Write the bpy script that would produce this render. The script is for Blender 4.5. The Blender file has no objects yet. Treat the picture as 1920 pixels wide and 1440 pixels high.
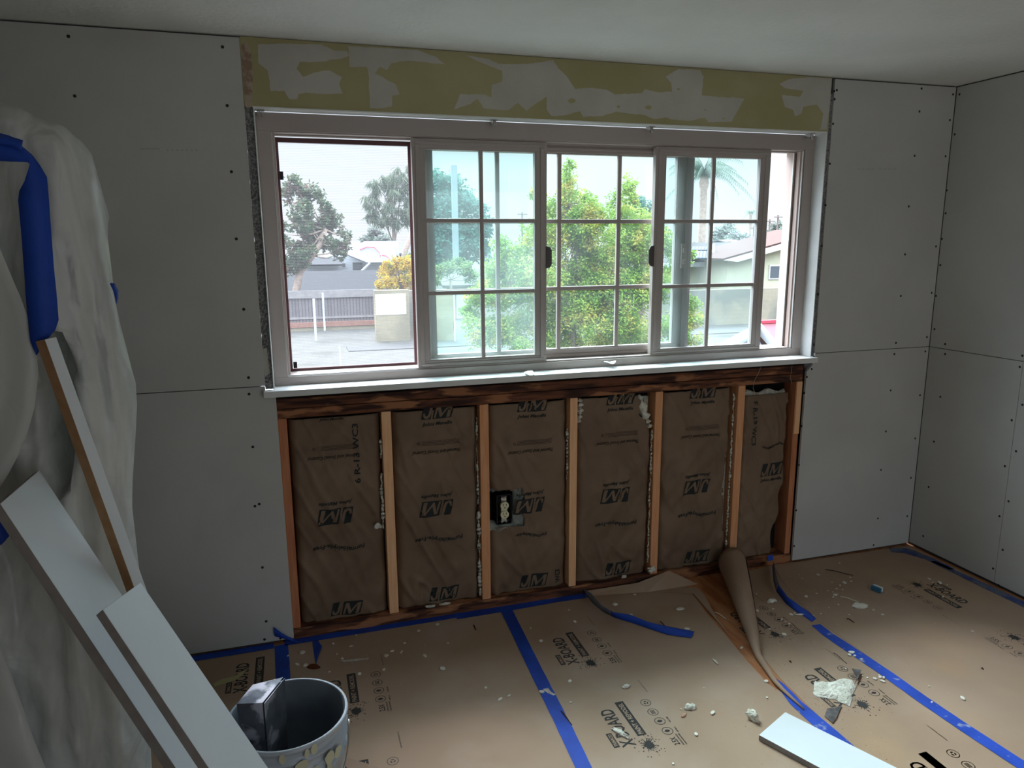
import bpy, bmesh, math, random
from math import sin, cos, pi, sqrt
from mathutils import Vector, Matrix, noise
random.seed(7)
SC = bpy.context.scene
COL = SC.collection
# ------------------------------------------------------------------ camera
F_PX, YAW, PITCH, ROLL = 1346.77, -0.2922, -0.1939, 0.0070
CAM = Vector((0.1238, -2.7869, 1.5678))
Rm = Matrix.Rotation(YAW, 3, 'Z') @ Matrix.Rotation(PITCH, 3, 'X') @ Matrix.Rotation(ROLL, 3, 'Y')
cd = bpy.data.cameras.new('camera'); cam = bpy.data.objects.new('camera', cd); COL.objects.link(cam)
cd.sensor_width = 36; cd.lens = F_PX / 1920 * 36; cd.clip_end = 1500; cd.clip_start = 0.05
cam.matrix_world = Matrix.Translation(CAM) @ (Rm @ Matrix(((1, 0, 0), (0, 0, -1), (0, 1, 0)))).to_4x4()
SC.camera = cam
# ------------------------------------------------------------------ sky, sun, light
SKY_LOW, SKY_HIGH, SUN_E = .68, 6.8, 6.6
w = bpy.data.worlds.new('overcast_sky'); SC.world = w; w.use_nodes = True
nt = w.node_tree; nt.nodes.clear()
tc = nt.nodes.new('ShaderNodeTexCoord'); sx = nt.nodes.new('ShaderNodeSeparateXYZ')
nt.links.new(tc.outputs['Generated'], sx.inputs[0])
mr = nt.nodes.new('ShaderNodeMapRange'); mr.inputs[1].default_value = 0.20; mr.inputs[2].default_value = 0.62
mr.inputs[3].default_value = SKY_LOW; mr.inputs[4].default_value = SKY_HIGH
nt.links.new(sx.outputs[2], mr.inputs[0])
rp = nt.nodes.new('ShaderNodeValToRGB'); nt.links.new(sx.outputs[2], rp.inputs[0])
rp.color_ramp.elements[0].position = 0.0; rp.color_ramp.elements[0].color = (0.83, 0.91, 0.98, 1)
rp.color_ramp.elements[1].position = 0.35; rp.color_ramp.elements[1].color = (0.74, 0.86, 1.0, 1)
bg = nt.nodes.new('ShaderNodeBackground'); wo = nt.nodes.new('ShaderNodeOutputWorld')
nt.links.new(rp.outputs[0], bg.inputs[0]); nt.links.new(mr.outputs[0], bg.inputs[1]); nt.links.new(bg.outputs[0], wo.inputs[0])
sd = bpy.data.lights.new('hazy_sun', 'SUN'); sd.energy = SUN_E; sd.angle = math.radians(30); sd.color = (0.86, 0.93, 1.0)
so = bpy.data.objects.new('hazy_sun', sd); COL.objects.link(so)
so.rotation_euler = Vector((0.12, -0.67, -0.73)).to_track_quat('-Z', 'Y').to_euler()
def portal(name, loc, rot, sx_, sy_):
    l = bpy.data.lights.new(name, 'AREA'); l.shape = 'RECTANGLE'; l.size = sx_; l.size_y = sy_
    l.cycles.is_portal = True
    o = bpy.data.objects.new(name, l); COL.objects.link(o); o.location = loc; o.rotation_euler = rot
portal('window_daylight', (1.23, 0.19, 1.53), (-pi / 2, 0, 0), 2.42, 1.05)
portal('added_rear_fill_opening', (1.95, -5.33, 1.25), (pi / 2, 0, 0), 2.1, 1.8)  # portal for an opening added behind the camera to fill the room
SC.view_settings.view_transform = 'Standard'; SC.view_settings.look = 'None'
SC.view_settings.gamma = 1; SC.view_settings.use_curve_mapping = False
SC.view_settings.exposure = 0.95

# ------------------------------------------------------------------ helpers
def R(u, v, ax, c):
    "where the view ray through photo point (u,v) meets the plane axis=c"
    d = Rm @ Vector(((u - 960) / F_PX, 1, (720 - v) / F_PX)); t = (c - CAM[ax]) / d[ax]
    return CAM + d * t
def lin(h):
    if isinstance(h, str):
        h = [int(h[i:i + 2], 16) / 255 for i in (0, 2, 4)]
        h = [x / 12.92 if x <= .04045 else ((x + .055) / 1.055) ** 2.4 for x in h]
    return (*h[:3], 1)
def base_mat(name, rough=.8, spec=.3):
    m = bpy.data.materials.new(name); m.use_nodes = True; t = m.node_tree
    b = t.nodes['Principled BSDF']; b.inputs['Roughness'].default_value = rough
    b.inputs['Specular IOR Level'].default_value = spec
    return m, t, b
def mat(name, c1, c2=None, scale=5, stretch=(1, 1, 1), rough=.8, spec=.3, bump=0, bscale=None, detail=4, metal=0,
        lo=.4, hi=.6, dist=0, c3=None, s3=1.5, lo3=.55, hi3=.65, st3=None):
    m, t, b = base_mat(name, rough, spec)
    b.inputs['Metallic'].default_value = metal
    c1 = lin(c1)
    L = t.links.new; N = t.nodes.new
    if c2 is None and not bump:
        b.inputs['Base Color'].default_value = c1; return m
    g = N('ShaderNodeNewGeometry'); mp = N('ShaderNodeMapping'); L(g.outputs['Position'], mp.inputs[0])
    mp.inputs['Scale'].default_value = stretch
    if c2 is not None:
        n = N('ShaderNodeTexNoise'); n.inputs['Scale'].default_value = scale; n.inputs['Detail'].default_value = detail
        n.inputs['Distortion'].default_value = dist
        L(mp.outputs[0], n.inputs[0])
        r = N('ShaderNodeValToRGB'); L(n.outputs[0], r.inputs[0])
        r.color_ramp.elements[0].position = lo; r.color_ramp.elements[0].color = c1
        r.color_ramp.elements[1].position = hi; r.color_ramp.elements[1].color = lin(c2)
        out = r.outputs[0]
        if c3 is not None:
            n3 = N('ShaderNodeTexNoise'); n3.inputs['Scale'].default_value = s3; n3.inputs['Detail'].default_value = 6
            if st3:
                mp3 = N('ShaderNodeMapping'); L(g.outputs['Position'], mp3.inputs[0]); mp3.inputs['Scale'].default_value = st3; L(mp3.outputs[0], n3.inputs[0])
            else: L(g.outputs['Position'], n3.inputs[0])
            r3 = N('ShaderNodeValToRGB'); L(n3.outputs[0], r3.inputs[0])
            r3.color_ramp.elements[0].position = lo3; r3.color_ramp.elements[0].color = (0, 0, 0, 1)
            r3.color_ramp.elements[1].position = hi3; r3.color_ramp.elements[1].color = (1, 1, 1, 1)
            mx = N('ShaderNodeMix'); mx.data_type = 'RGBA'
            L(r3.outputs[0], mx.inputs[0]); L(out, mx.inputs[6]); mx.inputs[7].default_value = lin(c3); out = mx.outputs[2]
        L(out, b.inputs['Base Color'])
    else:
        b.inputs['Base Color'].default_value = c1
    if bump:
        n2 = N('ShaderNodeTexNoise'); n2.inputs['Scale'].default_value = bscale or scale; n2.inputs['Detail'].default_value = 5
        L(mp.outputs[0], n2.inputs[0])
        bp = N('ShaderNodeBump'); bp.inputs['Strength'].default_value = bump; bp.inputs['Distance'].default_value = .01
        L(n2.outputs[0], bp.inputs['Height']); L(bp.outputs[0], b.inputs['Normal'])
    return m
def glass_mat(name, tint, gloss, dust, dustcol=(.8, .88, .88)):
    m = bpy.data.materials.new(name); m.use_nodes = True; t = m.node_tree; t.nodes.clear()
    N = t.nodes.new; L = t.links.new
    o = N('ShaderNodeOutputMaterial'); tr = N('ShaderNodeBsdfTransparent'); tr.inputs[0].default_value = (*tint, 1)
    gl = N('ShaderNodeBsdfGlossy'); gl.inputs['Roughness'].default_value = .02
    df = N('ShaderNodeBsdfTranslucent'); df.inputs[0].default_value = (*dustcol, 1)
    fr = N('ShaderNodeLayerWeight'); pw = N('ShaderNodeMath'); pw.operation = 'POWER'; L(fr.outputs[1], pw.inputs[0]); pw.inputs[1].default_value = 5
    mu = N('ShaderNodeMath'); mu.operation = 'MULTIPLY_ADD'; L(pw.outputs[0], mu.inputs[0]); mu.inputs[1].default_value = gloss * .8; mu.inputs[2].default_value = .03
    g = N('ShaderNodeNewGeometry'); nz = N('ShaderNodeTexNoise'); nz.inputs['Scale'].default_value = 5
    L(g.outputs['Position'], nz.inputs[0])
    m2 = N('ShaderNodeMath'); m2.operation = 'MULTIPLY'; L(nz.outputs[0], m2.inputs[0]); m2.inputs[1].default_value = dust * 2
    a = N('ShaderNodeMixShader'); L(m2.outputs[0], a.inputs[0]); L(tr.outputs[0], a.inputs[1]); L(df.outputs[0], a.inputs[2])
    c = N('ShaderNodeMixShader'); L(mu.outputs[0], c.inputs[0]); L(a.outputs[0], c.inputs[1]); L(gl.outputs[0], c.inputs[2])
    L(c.outputs[0], o.inputs[0]); return m
def sheet_mat(name, col, transl=.4, rough=.35, alpha=0., bump=.0, bscale=20):
    m, t, b = base_mat(name, rough, .5); N = t.nodes.new; L = t.links.new
    b.inputs['Base Color'].default_value = lin(col)
    tl = N('ShaderNodeBsdfTranslucent'); tl.inputs[0].default_value = lin(col)
    mx = N('ShaderNodeMixShader'); mx.inputs[0].default_value = transl
    L(b.outputs[0], mx.inputs[1]); L(tl.outputs[0], mx.inputs[2])
    o = t.nodes['Material Output']; L(mx.outputs[0], o.inputs[0])
    if alpha:
        tp = N('ShaderNodeBsdfTransparent'); m3 = N('ShaderNodeMixShader'); ga = N('ShaderNodeNewGeometry'); ma = N('ShaderNodeMapping'); ma.inputs['Scale'].default_value = (5, 5, 1.3); L(ga.outputs['Position'], ma.inputs[0]); na = N('ShaderNodeTexNoise'); na.inputs['Scale'].default_value = 1.6; na.inputs['Detail'].default_value = 3; na.inputs['Distortion'].default_value = .8; L(ma.outputs[0], na.inputs[0]); ra = N('ShaderNodeMapRange'); L(na.outputs[0], ra.inputs[0]); ra.inputs[1].default_value = .42; ra.inputs[2].default_value = .58; ra.inputs[3].default_value = .04; ra.inputs[4].default_value = alpha; L(ra.outputs[0], m3.inputs[0])
        L(mx.outputs[0], m3.inputs[1]); L(tp.outputs[0], m3.inputs[2]); L(m3.outputs[0], o.inputs[0])
    if bump:
        g = N('ShaderNodeNewGeometry'); n2 = N('ShaderNodeTexNoise'); n2.inputs['Scale'].default_value = bscale
        L(g.outputs['Position'], n2.inputs[0]); n2.inputs['Distortion'].default_value = 1.5
        bp = N('ShaderNodeBump'); bp.inputs['Strength'].default_value = bump; bp.inputs['Distance'].default_value = .02
        L(n2.outputs[0], bp.inputs['Height']); L(bp.outputs[0], b.inputs['Normal'])
    return m

class MB:
    def __init__(s): s.v = []; s.f = []; s.mi = []
    def add(s, vs, fs, mi=0):
        o = len(s.v); s.v += [Vector(p) for p in vs]; s.f += [[i + o for i in f] for f in fs]; s.mi += [mi] * len(fs); return s
    def box(s, x0, x1, y0, y1, z0, z1, mi=0):
        P = [(x0, y0, z0), (x1, y0, z0), (x1, y1, z0), (x0, y1, z0), (x0, y0, z1), (x1, y0, z1), (x1, y1, z1), (x0, y1, z1)]
        return s.add(P, [(0, 3, 2, 1), (4, 5, 6, 7), (0, 1, 5, 4), (1, 2, 6, 5), (2, 3, 7, 6), (3, 0, 4, 7)], mi)
    def obox(s, c, ax, ay, az, hx, hy, hz, mi=0):
        c = Vector(c); P = []
        for k in (-1, 1):
            for a, b in ((-1, -1), (1, -1), (1, 1), (-1, 1)): P.append(c + ax * a * hx + ay * b * hy + az * k * hz)
        return s.add(P, [(0, 3, 2, 1), (4, 5, 6, 7), (0, 1, 5, 4), (1, 2, 6, 5), (2, 3, 7, 6), (3, 0, 4, 7)], mi)
    def prism(s, pts, ext, mi=0):
        n = len(pts); e = Vector(ext); A = [Vector(p) for p in pts]
        fs = [list(range(n))[::-1], list(range(n, 2 * n))] + [(i, (i + 1) % n, n + (i + 1) % n, n + i) for i in range(n)]
        return s.add(A + [p + e for p in A], fs, mi)
    def tube(s, path, r, n=8, mi=0, cap=True):
        path = [Vector(p) for p in path]; rs = r if isinstance(r, (list, tuple)) else [r] * len(path)
        o = []; up = Vector((0, 0, 1))
        for i, p in enumerate(path):
            d = (path[min(i + 1, len(path) - 1)] - path[max(i - 1, 0)]).normalized()
            a = d.cross(up)
            if a.length < .05: a = d.cross(Vector((0, 1, 0)))
            a.normalize(); b = d.cross(a)
            o += [p + (a * cos(2 * pi * k / n) + b * sin(2 * pi * k / n)) * rs[i] for k in range(n)]
        fs = [(i * n + k, i * n + (k + 1) % n, (i + 1) * n + (k + 1) % n, (i + 1) * n + k) for i in range(len(path) - 1) for k in range(n)]
        if cap: fs += [list(range(n))[::-1], [(len(path) - 1) * n + k for k in range(n)]]
        return s.add(o, fs, mi)
    def lathe(s, c, prof, n=40, mi=0):
        c = Vector(c); o = []
        for r, z in prof: o += [c + Vector((r * cos(2 * pi * k / n), r * sin(2 * pi * k / n), z)) for k in range(n)]
        fs = [(i * n + k, i * n + (k + 1) % n, (i + 1) * n + (k + 1) % n, (i + 1) * n + k) for i in range(len(prof) - 1) for k in range(n)]
        return s.add(o, fs, mi)
    def grid(s, rows, mi=0):
        nu = len(rows[0]); o = [p for r in rows for p in r]
        fs = [(i * nu + j, i * nu + j + 1, (i + 1) * nu + j + 1, (i + 1) * nu + j) for i in range(len(rows) - 1) for j in range(nu - 1)]
        return s.add(o, fs, mi)
    def build(s, name, mats, parent=None, label=None, cat=None, group=None, kind=None, smooth=False, bevel=0, solid=0, subsurf=0):
        me = bpy.data.meshes.new(name)
        lo = Vector((min(p[i] for p in s.v) for i in range(3))); hi = Vector((max(p[i] for p in s.v) for i in range(3)))
        org = Vector(((lo.x + hi.x) / 2, (lo.y + hi.y) / 2, lo.z))
        me.from_pydata([p - org for p in s.v], [], s.f); me.update()
        for m in (mats if isinstance(mats, (list, tuple)) else [mats]): me.materials.append(m)
        if any(s.mi): me.polygons.foreach_set('material_index', s.mi)
        if smooth: me.polygons.foreach_set('use_smooth', [True] * len(me.polygons))
        o = bpy.data.objects.new(name, me); COL.objects.link(o); o.location = org
        if parent: adopt(o, parent)
        if label: o['label'] = label
        if cat: o['category'] = cat
        if group: o['group'] = group
        if kind: o['kind'] = kind
        if bevel:
            b = o.modifiers.new('bevel', 'BEVEL'); b.width = bevel; b.segments = 2; b.limit_method = 'ANGLE'
        if solid:
            b = o.modifiers.new('solid', 'SOLIDIFY'); b.thickness = solid; b.offset = 0
        if subsurf:
            b = o.modifiers.new('sub', 'SUBSURF'); b.levels = subsurf; b.render_levels = subsurf
        return o
WM = {}
def world_loc(o): return WM.get(o.name, o.location.copy())
def adopt(o, parent):
    WM[o.name] = o.location.copy()
    o.parent = parent; o.location = o.location - world_loc(parent)
def thing(name, loc, label=None, cat=None, group=None, kind=None):
    o = bpy.data.objects.new(name, None); COL.objects.link(o); o.location = loc; o.empty_display_size = .05
    if label: o['label'] = label
    if cat: o['category'] = cat
    if group: o['group'] = group
    if kind: o['kind'] = kind
    return o
_tx = {}
def text_geo(txt, shear=0):
    "2D outline of a word filled to faces, 1 unit tall capitals, starting at x=0"
    k = (txt, shear)
    if k not in _tx:
        cu = bpy.data.curves.new('t', 'FONT'); cu.body = txt; cu.size = 1.0; cu.shear = shear; cu.resolution_u = 2
        cu.offset = .022 if txt in ('X-BOARD', '2.5X', '6 R-13 WC3', 'F R-13 WC3', 'WC3', '6 R-') else .024
        ob = bpy.data.objects.new('t', cu); me = bpy.data.meshes.new_from_object(ob)
        vs = [(p.co.x, p.co.y) for p in me.vertices]; fs = [list(p.vertices) for p in me.polygons]
        bpy.data.objects.remove(ob); bpy.data.curves.remove(cu); bpy.data.meshes.remove(me)
        _tx[k] = (vs, fs)
    return _tx[k]
def put_text(mb, txt, fn, x, y, h, width=None, ang=0, shear=0, mi=0, wave=0, maxe=None):
    "text starting at (x,y) in a local 2D frame; fn(x,y)->3D"
    vs, fs = text_geo(txt, shear)
    if not vs: return 0
    wid = max(p[0] for p in vs); sc = h / .69; sxx = (width / wid) if width else sc
    if maxe:
        bm = bmesh.new(); bv = [bm.verts.new((p[0] * sxx, p[1] * sc, 0)) for p in vs]
        for f in fs:
            try: bm.faces.new([bv[i] for i in f])
            except ValueError: pass
        for _ in range(4):
            ed = [e for e in bm.edges if e.calc_length() > maxe]
            if not ed: break
            bmesh.ops.subdivide_edges(bm, edges=ed, cuts=1)
            bmesh.ops.triangulate(bm, faces=[f for f in bm.faces if len(f.verts) > 4])
        bm.verts.index_update(); pv = [(p.co.x, p.co.y) for p in bm.verts]; fs = [[q.index for q in f.verts] for f in bm.faces]; bm.free()
    else: pv = [(p[0] * sxx, p[1] * sc) for p in vs]
    ca, sa = cos(ang), sin(ang); out = []
    for a, b in pv:
        if wave: b += wave * sin(a / (wid * sxx) * 2 * pi)
        out.append(fn(x + a * ca - b * sa, y + a * sa + b * ca))
    mb.add(out, fs, mi); return wid * sxx
def put_glyph(mb, pts, fn, mi=0, maxe=.01):
    bm = bmesh.new(); f = bm.faces.new([bm.verts.new((p[0], p[1], 0)) for p in pts]); f.normal_update(); bmesh.ops.triangulate(bm, faces=[f], ngon_method='EAR_CLIP')
    for _ in range(3):
        ed = [e for e in bm.edges if e.calc_length() > maxe]
        if not ed: break
        bmesh.ops.subdivide_edges(bm, edges=ed, cuts=1); bmesh.ops.triangulate(bm, faces=[f for f in bm.faces if len(f.verts) > 3])
    bm.verts.index_update(); mb.add([fn(p.co.x, p.co.y) for p in bm.verts], [[q.index for q in f.verts] for f in bm.faces], mi); bm.free()
def put_poly(mb, pts, fn, mi=0): mb.add([fn(*p) for p in pts], [list(range(len(pts)))], mi)
def put_ring(mb, cx, cy, r, t, fn, mi=0, n=24):
    P = [fn(cx + q * cos(2 * pi * k / n), cy + q * sin(2 * pi * k / n)) for q in (r, r - t) for k in range(n)]
    mb.add(P, [(k, (k + 1) % n, n + (k + 1) % n, n + k) for k in range(n)], mi)
def put_quadgrid(mb, pts, fn, n=6, mi=0):
    "quad (4 pts) cut n x n so that it can follow a crinkled surface"
    a, b, c, d = [Vector(p) for p in pts]
    mb.grid([[fn(*((a.lerp(b, i / n)).lerp(d.lerp(c, i / n), j / n))) for i in range(n + 1)] for j in range(n + 1)], mi)

# ------------------------------------------------------------------ materials
M_dry = mat('drywall_paper', (.505, .50, .475), (.54, .535, .51), scale=2.5, rough=.9, spec=.15, bump=.05, bscale=60)
M_ceil = mat('ceiling_paint', (0.703, 0.703, 0.665), (0.741, 0.741, 0.703), scale=3, rough=.95, spec=.1, bump=.35, bscale=45)
M_hole = mat('screw_dark', (.015, .014, .013), rough=.6)
M_groove = mat('joint_dark', (.06, .055, .05))
M_yellow = mat('old_yellow_paint', (0.377, 0.339, 0.172), (0.419, 0.381, 0.210), scale=3, rough=.85, bump=.15, bscale=30)
M_patch = mat('bare_plaster_patch', (.47, .455, .40), (.52, .505, .45), scale=6, rough=.95, bump=.2, bscale=50)
M_patch2 = mat('pink_plaster_patch', (.42, .35, .27), (.30, .20, .14), scale=25, rough=.95, lo=.45, hi=.55)
M_plaster = mat('mottled_mortar', (.13, .13, .133), (.33, .33, .32), scale=130, rough=.95, bump=.7, bscale=120, lo=.40, hi=.62, detail=3)
M_white = mat('white_painted_trim', (.74, .76, .74), (.68, .69, .66), scale=6, rough=.45, spec=.4)
M_vinyl = mat('almond_vinyl', (0.408, 0.351, 0.323), rough=.4, spec=.4)
M_vinyld = mat('brown_screen_frame', (.13, .06, .065), rough=.45)
M_pinkv = mat('inner_track_vinyl', (.52, .42, .37), rough=.45)
M_black = mat('black_plastic', (.01, .01, .012), rough=.4)
M_metal = mat('bracket_metal', (.45, .43, .40), rough=.3, metal=.9)
M_gl_l = glass_mat('fogged_glass', (.89, .965, .96), .9, .032)
M_gl_c = glass_mat('clear_glass', (.93, .98, .96), .9, .012)
M_gl_r = glass_mat('dusty_glass', (.90, .965, .97), .9, .022)
M_oldwood = mat('stained_old_lumber', (0.189, 0.068, 0.031), (0.041, 0.016, 0.011), scale=7, stretch=(1, 4, 9), rough=.75, bump=.4, bscale=20,
                lo=.36, hi=.60, c3=(.36, .155, .07), s3=5, lo3=.53, hi3=.60, st3=(1, 3, 4.5))
M_stud = mat('fir_stud', (0.684, 0.306, 0.135), (0.756, 0.387, 0.198), scale=9, stretch=(9, 9, .7), rough=.7, bump=.15, bscale=14, lo=.35, hi=.65, dist=.6)
M_studred = mat('fir_stud_red', (.46, .16, .075), (.56, .23, .11), scale=9, stretch=(9, 9, .7), rough=.7, bump=.15, bscale=14, lo=.35, hi=.65, c3=(.12, .04, .025), s3=9, lo3=.66, hi3=.72)
M_studpale = mat('fir_stud_pale', (.84, .45, .23), (.90, .55, .31), scale=9, stretch=(9, 9, .7), rough=.7, bump=.15, bscale=14, lo=.35, hi=.65)
M_kraft = mat('kraft_facing', (0.175, 0.115, 0.072), (0.216, 0.145, 0.092), scale=4, rough=.62, spec=.35, bump=.25, bscale=14)
M_ink = mat('printing_ink', (.022, .026, .026), rough=.8)
M_inkbrown = mat('thin_printing_ink', (.050, .036, .026), rough=.8)
M_fluff = mat('fiberglass_fluff', (.78, .76, .66), (.62, .60, .50), scale=30, rough=1, spec=.05, bump=1.0, bscale=90)
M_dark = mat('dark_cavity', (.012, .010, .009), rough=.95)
M_paper = mat('floor_paper', (0.324, 0.221, 0.149), (0.369, 0.261, 0.180), scale=1.8, rough=.75, spec=.2, bump=.25, bscale=5, lo=.35, hi=.65, c3=(0.423, 0.333, 0.261), s3=2.3, lo3=.5, hi3=.8)
M_paperc = mat('dusty_floor_paper', (0.324, 0.221, 0.149), (0.378, 0.270, 0.189), scale=2.2, rough=.75, spec=.2, bump=.25, bscale=5, lo=.35, hi=.65, c3=(0.396, 0.261, 0.153), s3=3.1, lo3=.52, hi3=.80)
M_roll = mat('paper_underside', (.30, .20, .135), (.33, .225, .155), scale=3, rough=.7, spec=.25)
M_subfloor = mat('reddish_subfloor', (.30, .10, .035), (.42, .19, .08), scale=6, stretch=(4, .8, 1), rough=.8, bump=.2)
M_tape = mat('blue_masking_tape', (.010, .045, .30), (.014, .062, .40), scale=8, rough=.6, spec=.3, bump=.15, bscale=60)
M_tapeworn = mat('worn_blue_masking_tape', (.012, .052, .34), (.020, .07, .44), scale=8, rough=.6, bump=.15, bscale=60, c3=(.30, .33, .42), s3=22, lo3=.60, hi3=.70)
M_tapeback = mat('tape_back', (.20, .22, .27), (.14, .16, .22), scale=12, rough=.7)
M_tapedust = mat('dusty_tape', (.11, .13, .18), (.04, .06, .20), scale=16, rough=.8, lo=.42, hi=.6)
M_board = mat('primed_white_board', (0.688, 0.725, 0.744), (0.651, 0.688, 0.707), scale=4, rough=.5, spec=.35)
M_mdf = mat('mdf_edge', (.38, .21, .10), (.43, .25, .13), scale=30, rough=.85)
M_mdfgrey = mat('grey_cut_edge', (.30, .27, .25), (.26, .23, .22), scale=30, rough=.85)
M_sheet = sheet_mat('white_plastic_sheeting', (.80, .81, .78), .30, .26, alpha=.42, bump=.45, bscale=9)
M_sheet2 = sheet_mat('plastic_sheeting_flap', (.78, .79, .76), .35, .30, bump=.2, bscale=9)
M_bucket = mat('grey_white_bucket_plastic', (.36, .40, .44), (.42, .46, .50), scale=4, rough=.35, spec=.5, c3=(.45, .43, .30), s3=16, lo3=.62, hi3=.66)
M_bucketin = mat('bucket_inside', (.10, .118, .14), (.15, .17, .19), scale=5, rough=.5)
M_steel = mat('worn_steel', (.20, .215, .24), (.11, .12, .145), scale=14, rough=.45, metal=.6, c3=(.62, .60, .66), s3=15, lo3=.52, hi3=.60)
M_ivory = mat('ivory_plastic', (.74, .70, .46), rough=.45)
M_tear = mat('torn_foil_facing', (.34, .37, .33), (.18, .20, .18), scale=14, rough=.7, bump=.8, bscale=30)
M_chip = mat('plaster_chip', (.66, .62, .52), (.74, .71, .62), scale=30, rough=.9)
M_splinter = mat('brown_splinter', (.05, .028, .018), rough=.8)
M_shard = mat('tar_paper_shard', (.07, .065, .065), (.13, .12, .12), scale=40, rough=.85)
M_shardedge = mat('orange_edge', (.40, .22, .12), rough=.8)

# ------------------------------------------------------------------ room shell
XR, HC, ZS = 3.1285, 2.268, 1.0488
XL, YF = -1.9, -5.2
MB().box(XL - .1, XR + .1, YF - .1, .13, -.06, 0).build('floor', M_subfloor, kind='structure')
MB().box(XL - .1, XR + .1, YF - .1, .13, HC, HC + .1).build('ceiling', M_ceil, kind='structure')
MB().box(XL - .12, XL, YF, .13, 0, HC).build('wall_left', M_dry, kind='structure')
wf = MB()
wf.box(XL, .9, YF - .12, YF, 0, HC); wf.box(3.0, XR, YF - .12, YF, 0, HC); wf.box(.9, 3.0, YF - .12, YF, 2.15, HC); wf.box(.9, 3.0, YF - .12, YF, 0, .35)  # opening added in the unseen front wall to let in fill light
wf.build('wall_front', M_dry, kind='structure')
# window wall: an Empty that carries the plasterboard, the header and the sheathing
wb = thing('wall_back', (0, 0, 0), kind='structure')
def sheet(x0, x1, z0, z1, par, name='plasterboard', pts=None):
    b = MB()
    if pts: b.prism([(p[0], 0, p[1]) for p in pts], (0, .0125, 0))
    else: b.box(x0, x1, 0, .0125, z0, z1)
    return b.build(name, M_dry, par)
g = .0016
sheet(XL, -.001, ZS + g, HC - .006, wb)
sheet(0, 0, 0, 0, wb, pts=[(XL, .012), (.037, .012), (.034, 1.004), (-.002, 1.004), (-.002, ZS - g), (XL, ZS - g)])
sheet(2.449, XR - .003, ZS + g, HC - .006, wb)
sheet(0, 0, 0, 0, wb, pts=[(2.407, .012), (XR - .003, .012), (XR - .003, ZS - g), (2.455, ZS - g), (2.448, 1.0), (2.412, .962)])
# framing plane behind the boards: dark gaps + sheathing
MB().box(XL, -.02, .0127, .12, 0, HC).box(2.46, XR, .0127, .12, 0, HC).box(-.02, 2.46, .0127, .12, 2.06, HC).build('backing', M_groove, wb)
MB().box(-.02, 2.46, .101, .12, 0, 1.0).build('sheathing', M_dark, wb)
MB().box(.0, 2.431, -.0005, .0125, 2.041, HC - .002).build('header_plaster', M_yellow, wb, label='old yellow painted plaster above the window')
MB().box(.026, 2.426, -.003, .064, 2.036, 2.0408).build('header_edge', M_white, wb, label='thin white edge under the header plaster')
def z7(p): return R(440 + p[0] / 3.4286, 60 + p[1] / 3.4286, 1, -.0008)
def z8(p): return R(1000 + p[0] / 3.2, 100 + p[1] / 3.2, 1, -.0008)
def rough_outline(P, amp=.0025, step=.008):
    out = []; n = len(P)
    for i in range(n):
        a, b = P[i], P[(i + 1) % n]; k = max(1, int((b - a).length / step))
        for j in range(k):
            p = a.lerp(b, j / k); q = noise.noise_vector(Vector((p.x * 60, 3, p.z * 60)))
            p = Vector((p.x + q.x * amp, p.y, p.z + q.z * amp)); p.z = min(p.z, HC - .006); out.append(p)
    return out
P1 = [z7(p) for p in [(150,80),(300,75),(560,80),(640,120),(720,120),(735,150),(700,170),(560,190),(420,195),(400,240),(440,290),(520,260),(610,245),(690,290),(670,340),(695,395),(560,400),(460,390),(410,400),(400,430),(350,430),(320,380),(230,380),(220,300),(215,250),(150,200)]]
P2 = [z7(p) for p in [(730,90),(1180,115),(1290,160),(1355,210),(1130,185),(1010,200),(980,245),(930,225),(900,265),(950,290),(1000,320),(1040,340),(1060,400),(1015,410),(1010,480),(930,490),(870,490),(860,250),(850,225),(740,225)]]
P3 = [z7(p) for p in [(1480,145),(1640,175),(1690,205),(1915,205)]] + [z8(p) for p in [(0,60),(120,40),(150,90),(210,150),(250,215),(330,205),(440,220),(490,245),(650,240),(670,215),(750,235),(830,230),(830,180),(790,140),(870,95),(1000,100),(1020,140),(1010,250),(1130,265),(1190,265),(1265,270),(1240,320),(1190,410),(1050,415),(1030,385),(940,405),(860,400),(800,385),(720,395),(670,370),(600,365),(500,350),(400,380),(300,380),(280,345),(200,370),(110,380),(80,340),(80,260),(0,310)]] + [z7(p) for p in [(1880,505),(1820,455),(1760,505),(1690,500),(1600,490),(1560,430),(1520,460),(1410,500),(1450,400),(1530,400),(1600,400),(1650,420),(1650,340),(1720,320),(1720,250),(1610,210)]]
P4 = [z8(p) for p in [(1475,185),(1530,155),(1700,140),(1790,150),(1780,300),(1760,455),(1720,460),(1740,360),(1700,310),(1620,320),(1610,360),(1570,380),(1560,340),(1510,320),(1490,250),(1600,260),(1620,225),(1510,210)]]
for P in (P1, P2, P3, P4):
    P = rough_outline(P)
    MB().prism([p + Vector((0, -.0004, 0)) for p in P], (0, .0008, 0)).build('bare_patch', M_patch, wb, label='bare pale patch where paint has peeled')
holes = MB()
for p in [(180,262),(330,268),(455,305),(385,300),(1075,380),(1190,320),(640,215)]: pass
for (c, r) in (((230,285),14),((510,320),7),((690,325),13),((1030,340),5),((870,215),6),((1140,392),5)):
    o = z8(c); rr = r / 3.2 / 470
    holes.add([o + Vector((rr * (1 + .3 * sin(k * 2.3)) * cos(k * pi / 6) * 1.6, -.0012, rr * sin(k * pi / 6))) for k in range(12)], [list(range(12))])
holes.build('paint_spots', M_yellow, wb)
b = MB(); b.add([R(u, v, 1, -.0012) for u, v in [(452,84),(462,78),(471,100),(474,140),(473,200),(461,203),(456,150)]], [range(7)])
b.build('broken_edge', M_patch2, wb, label='broken brown plaster edge at header end')
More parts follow.
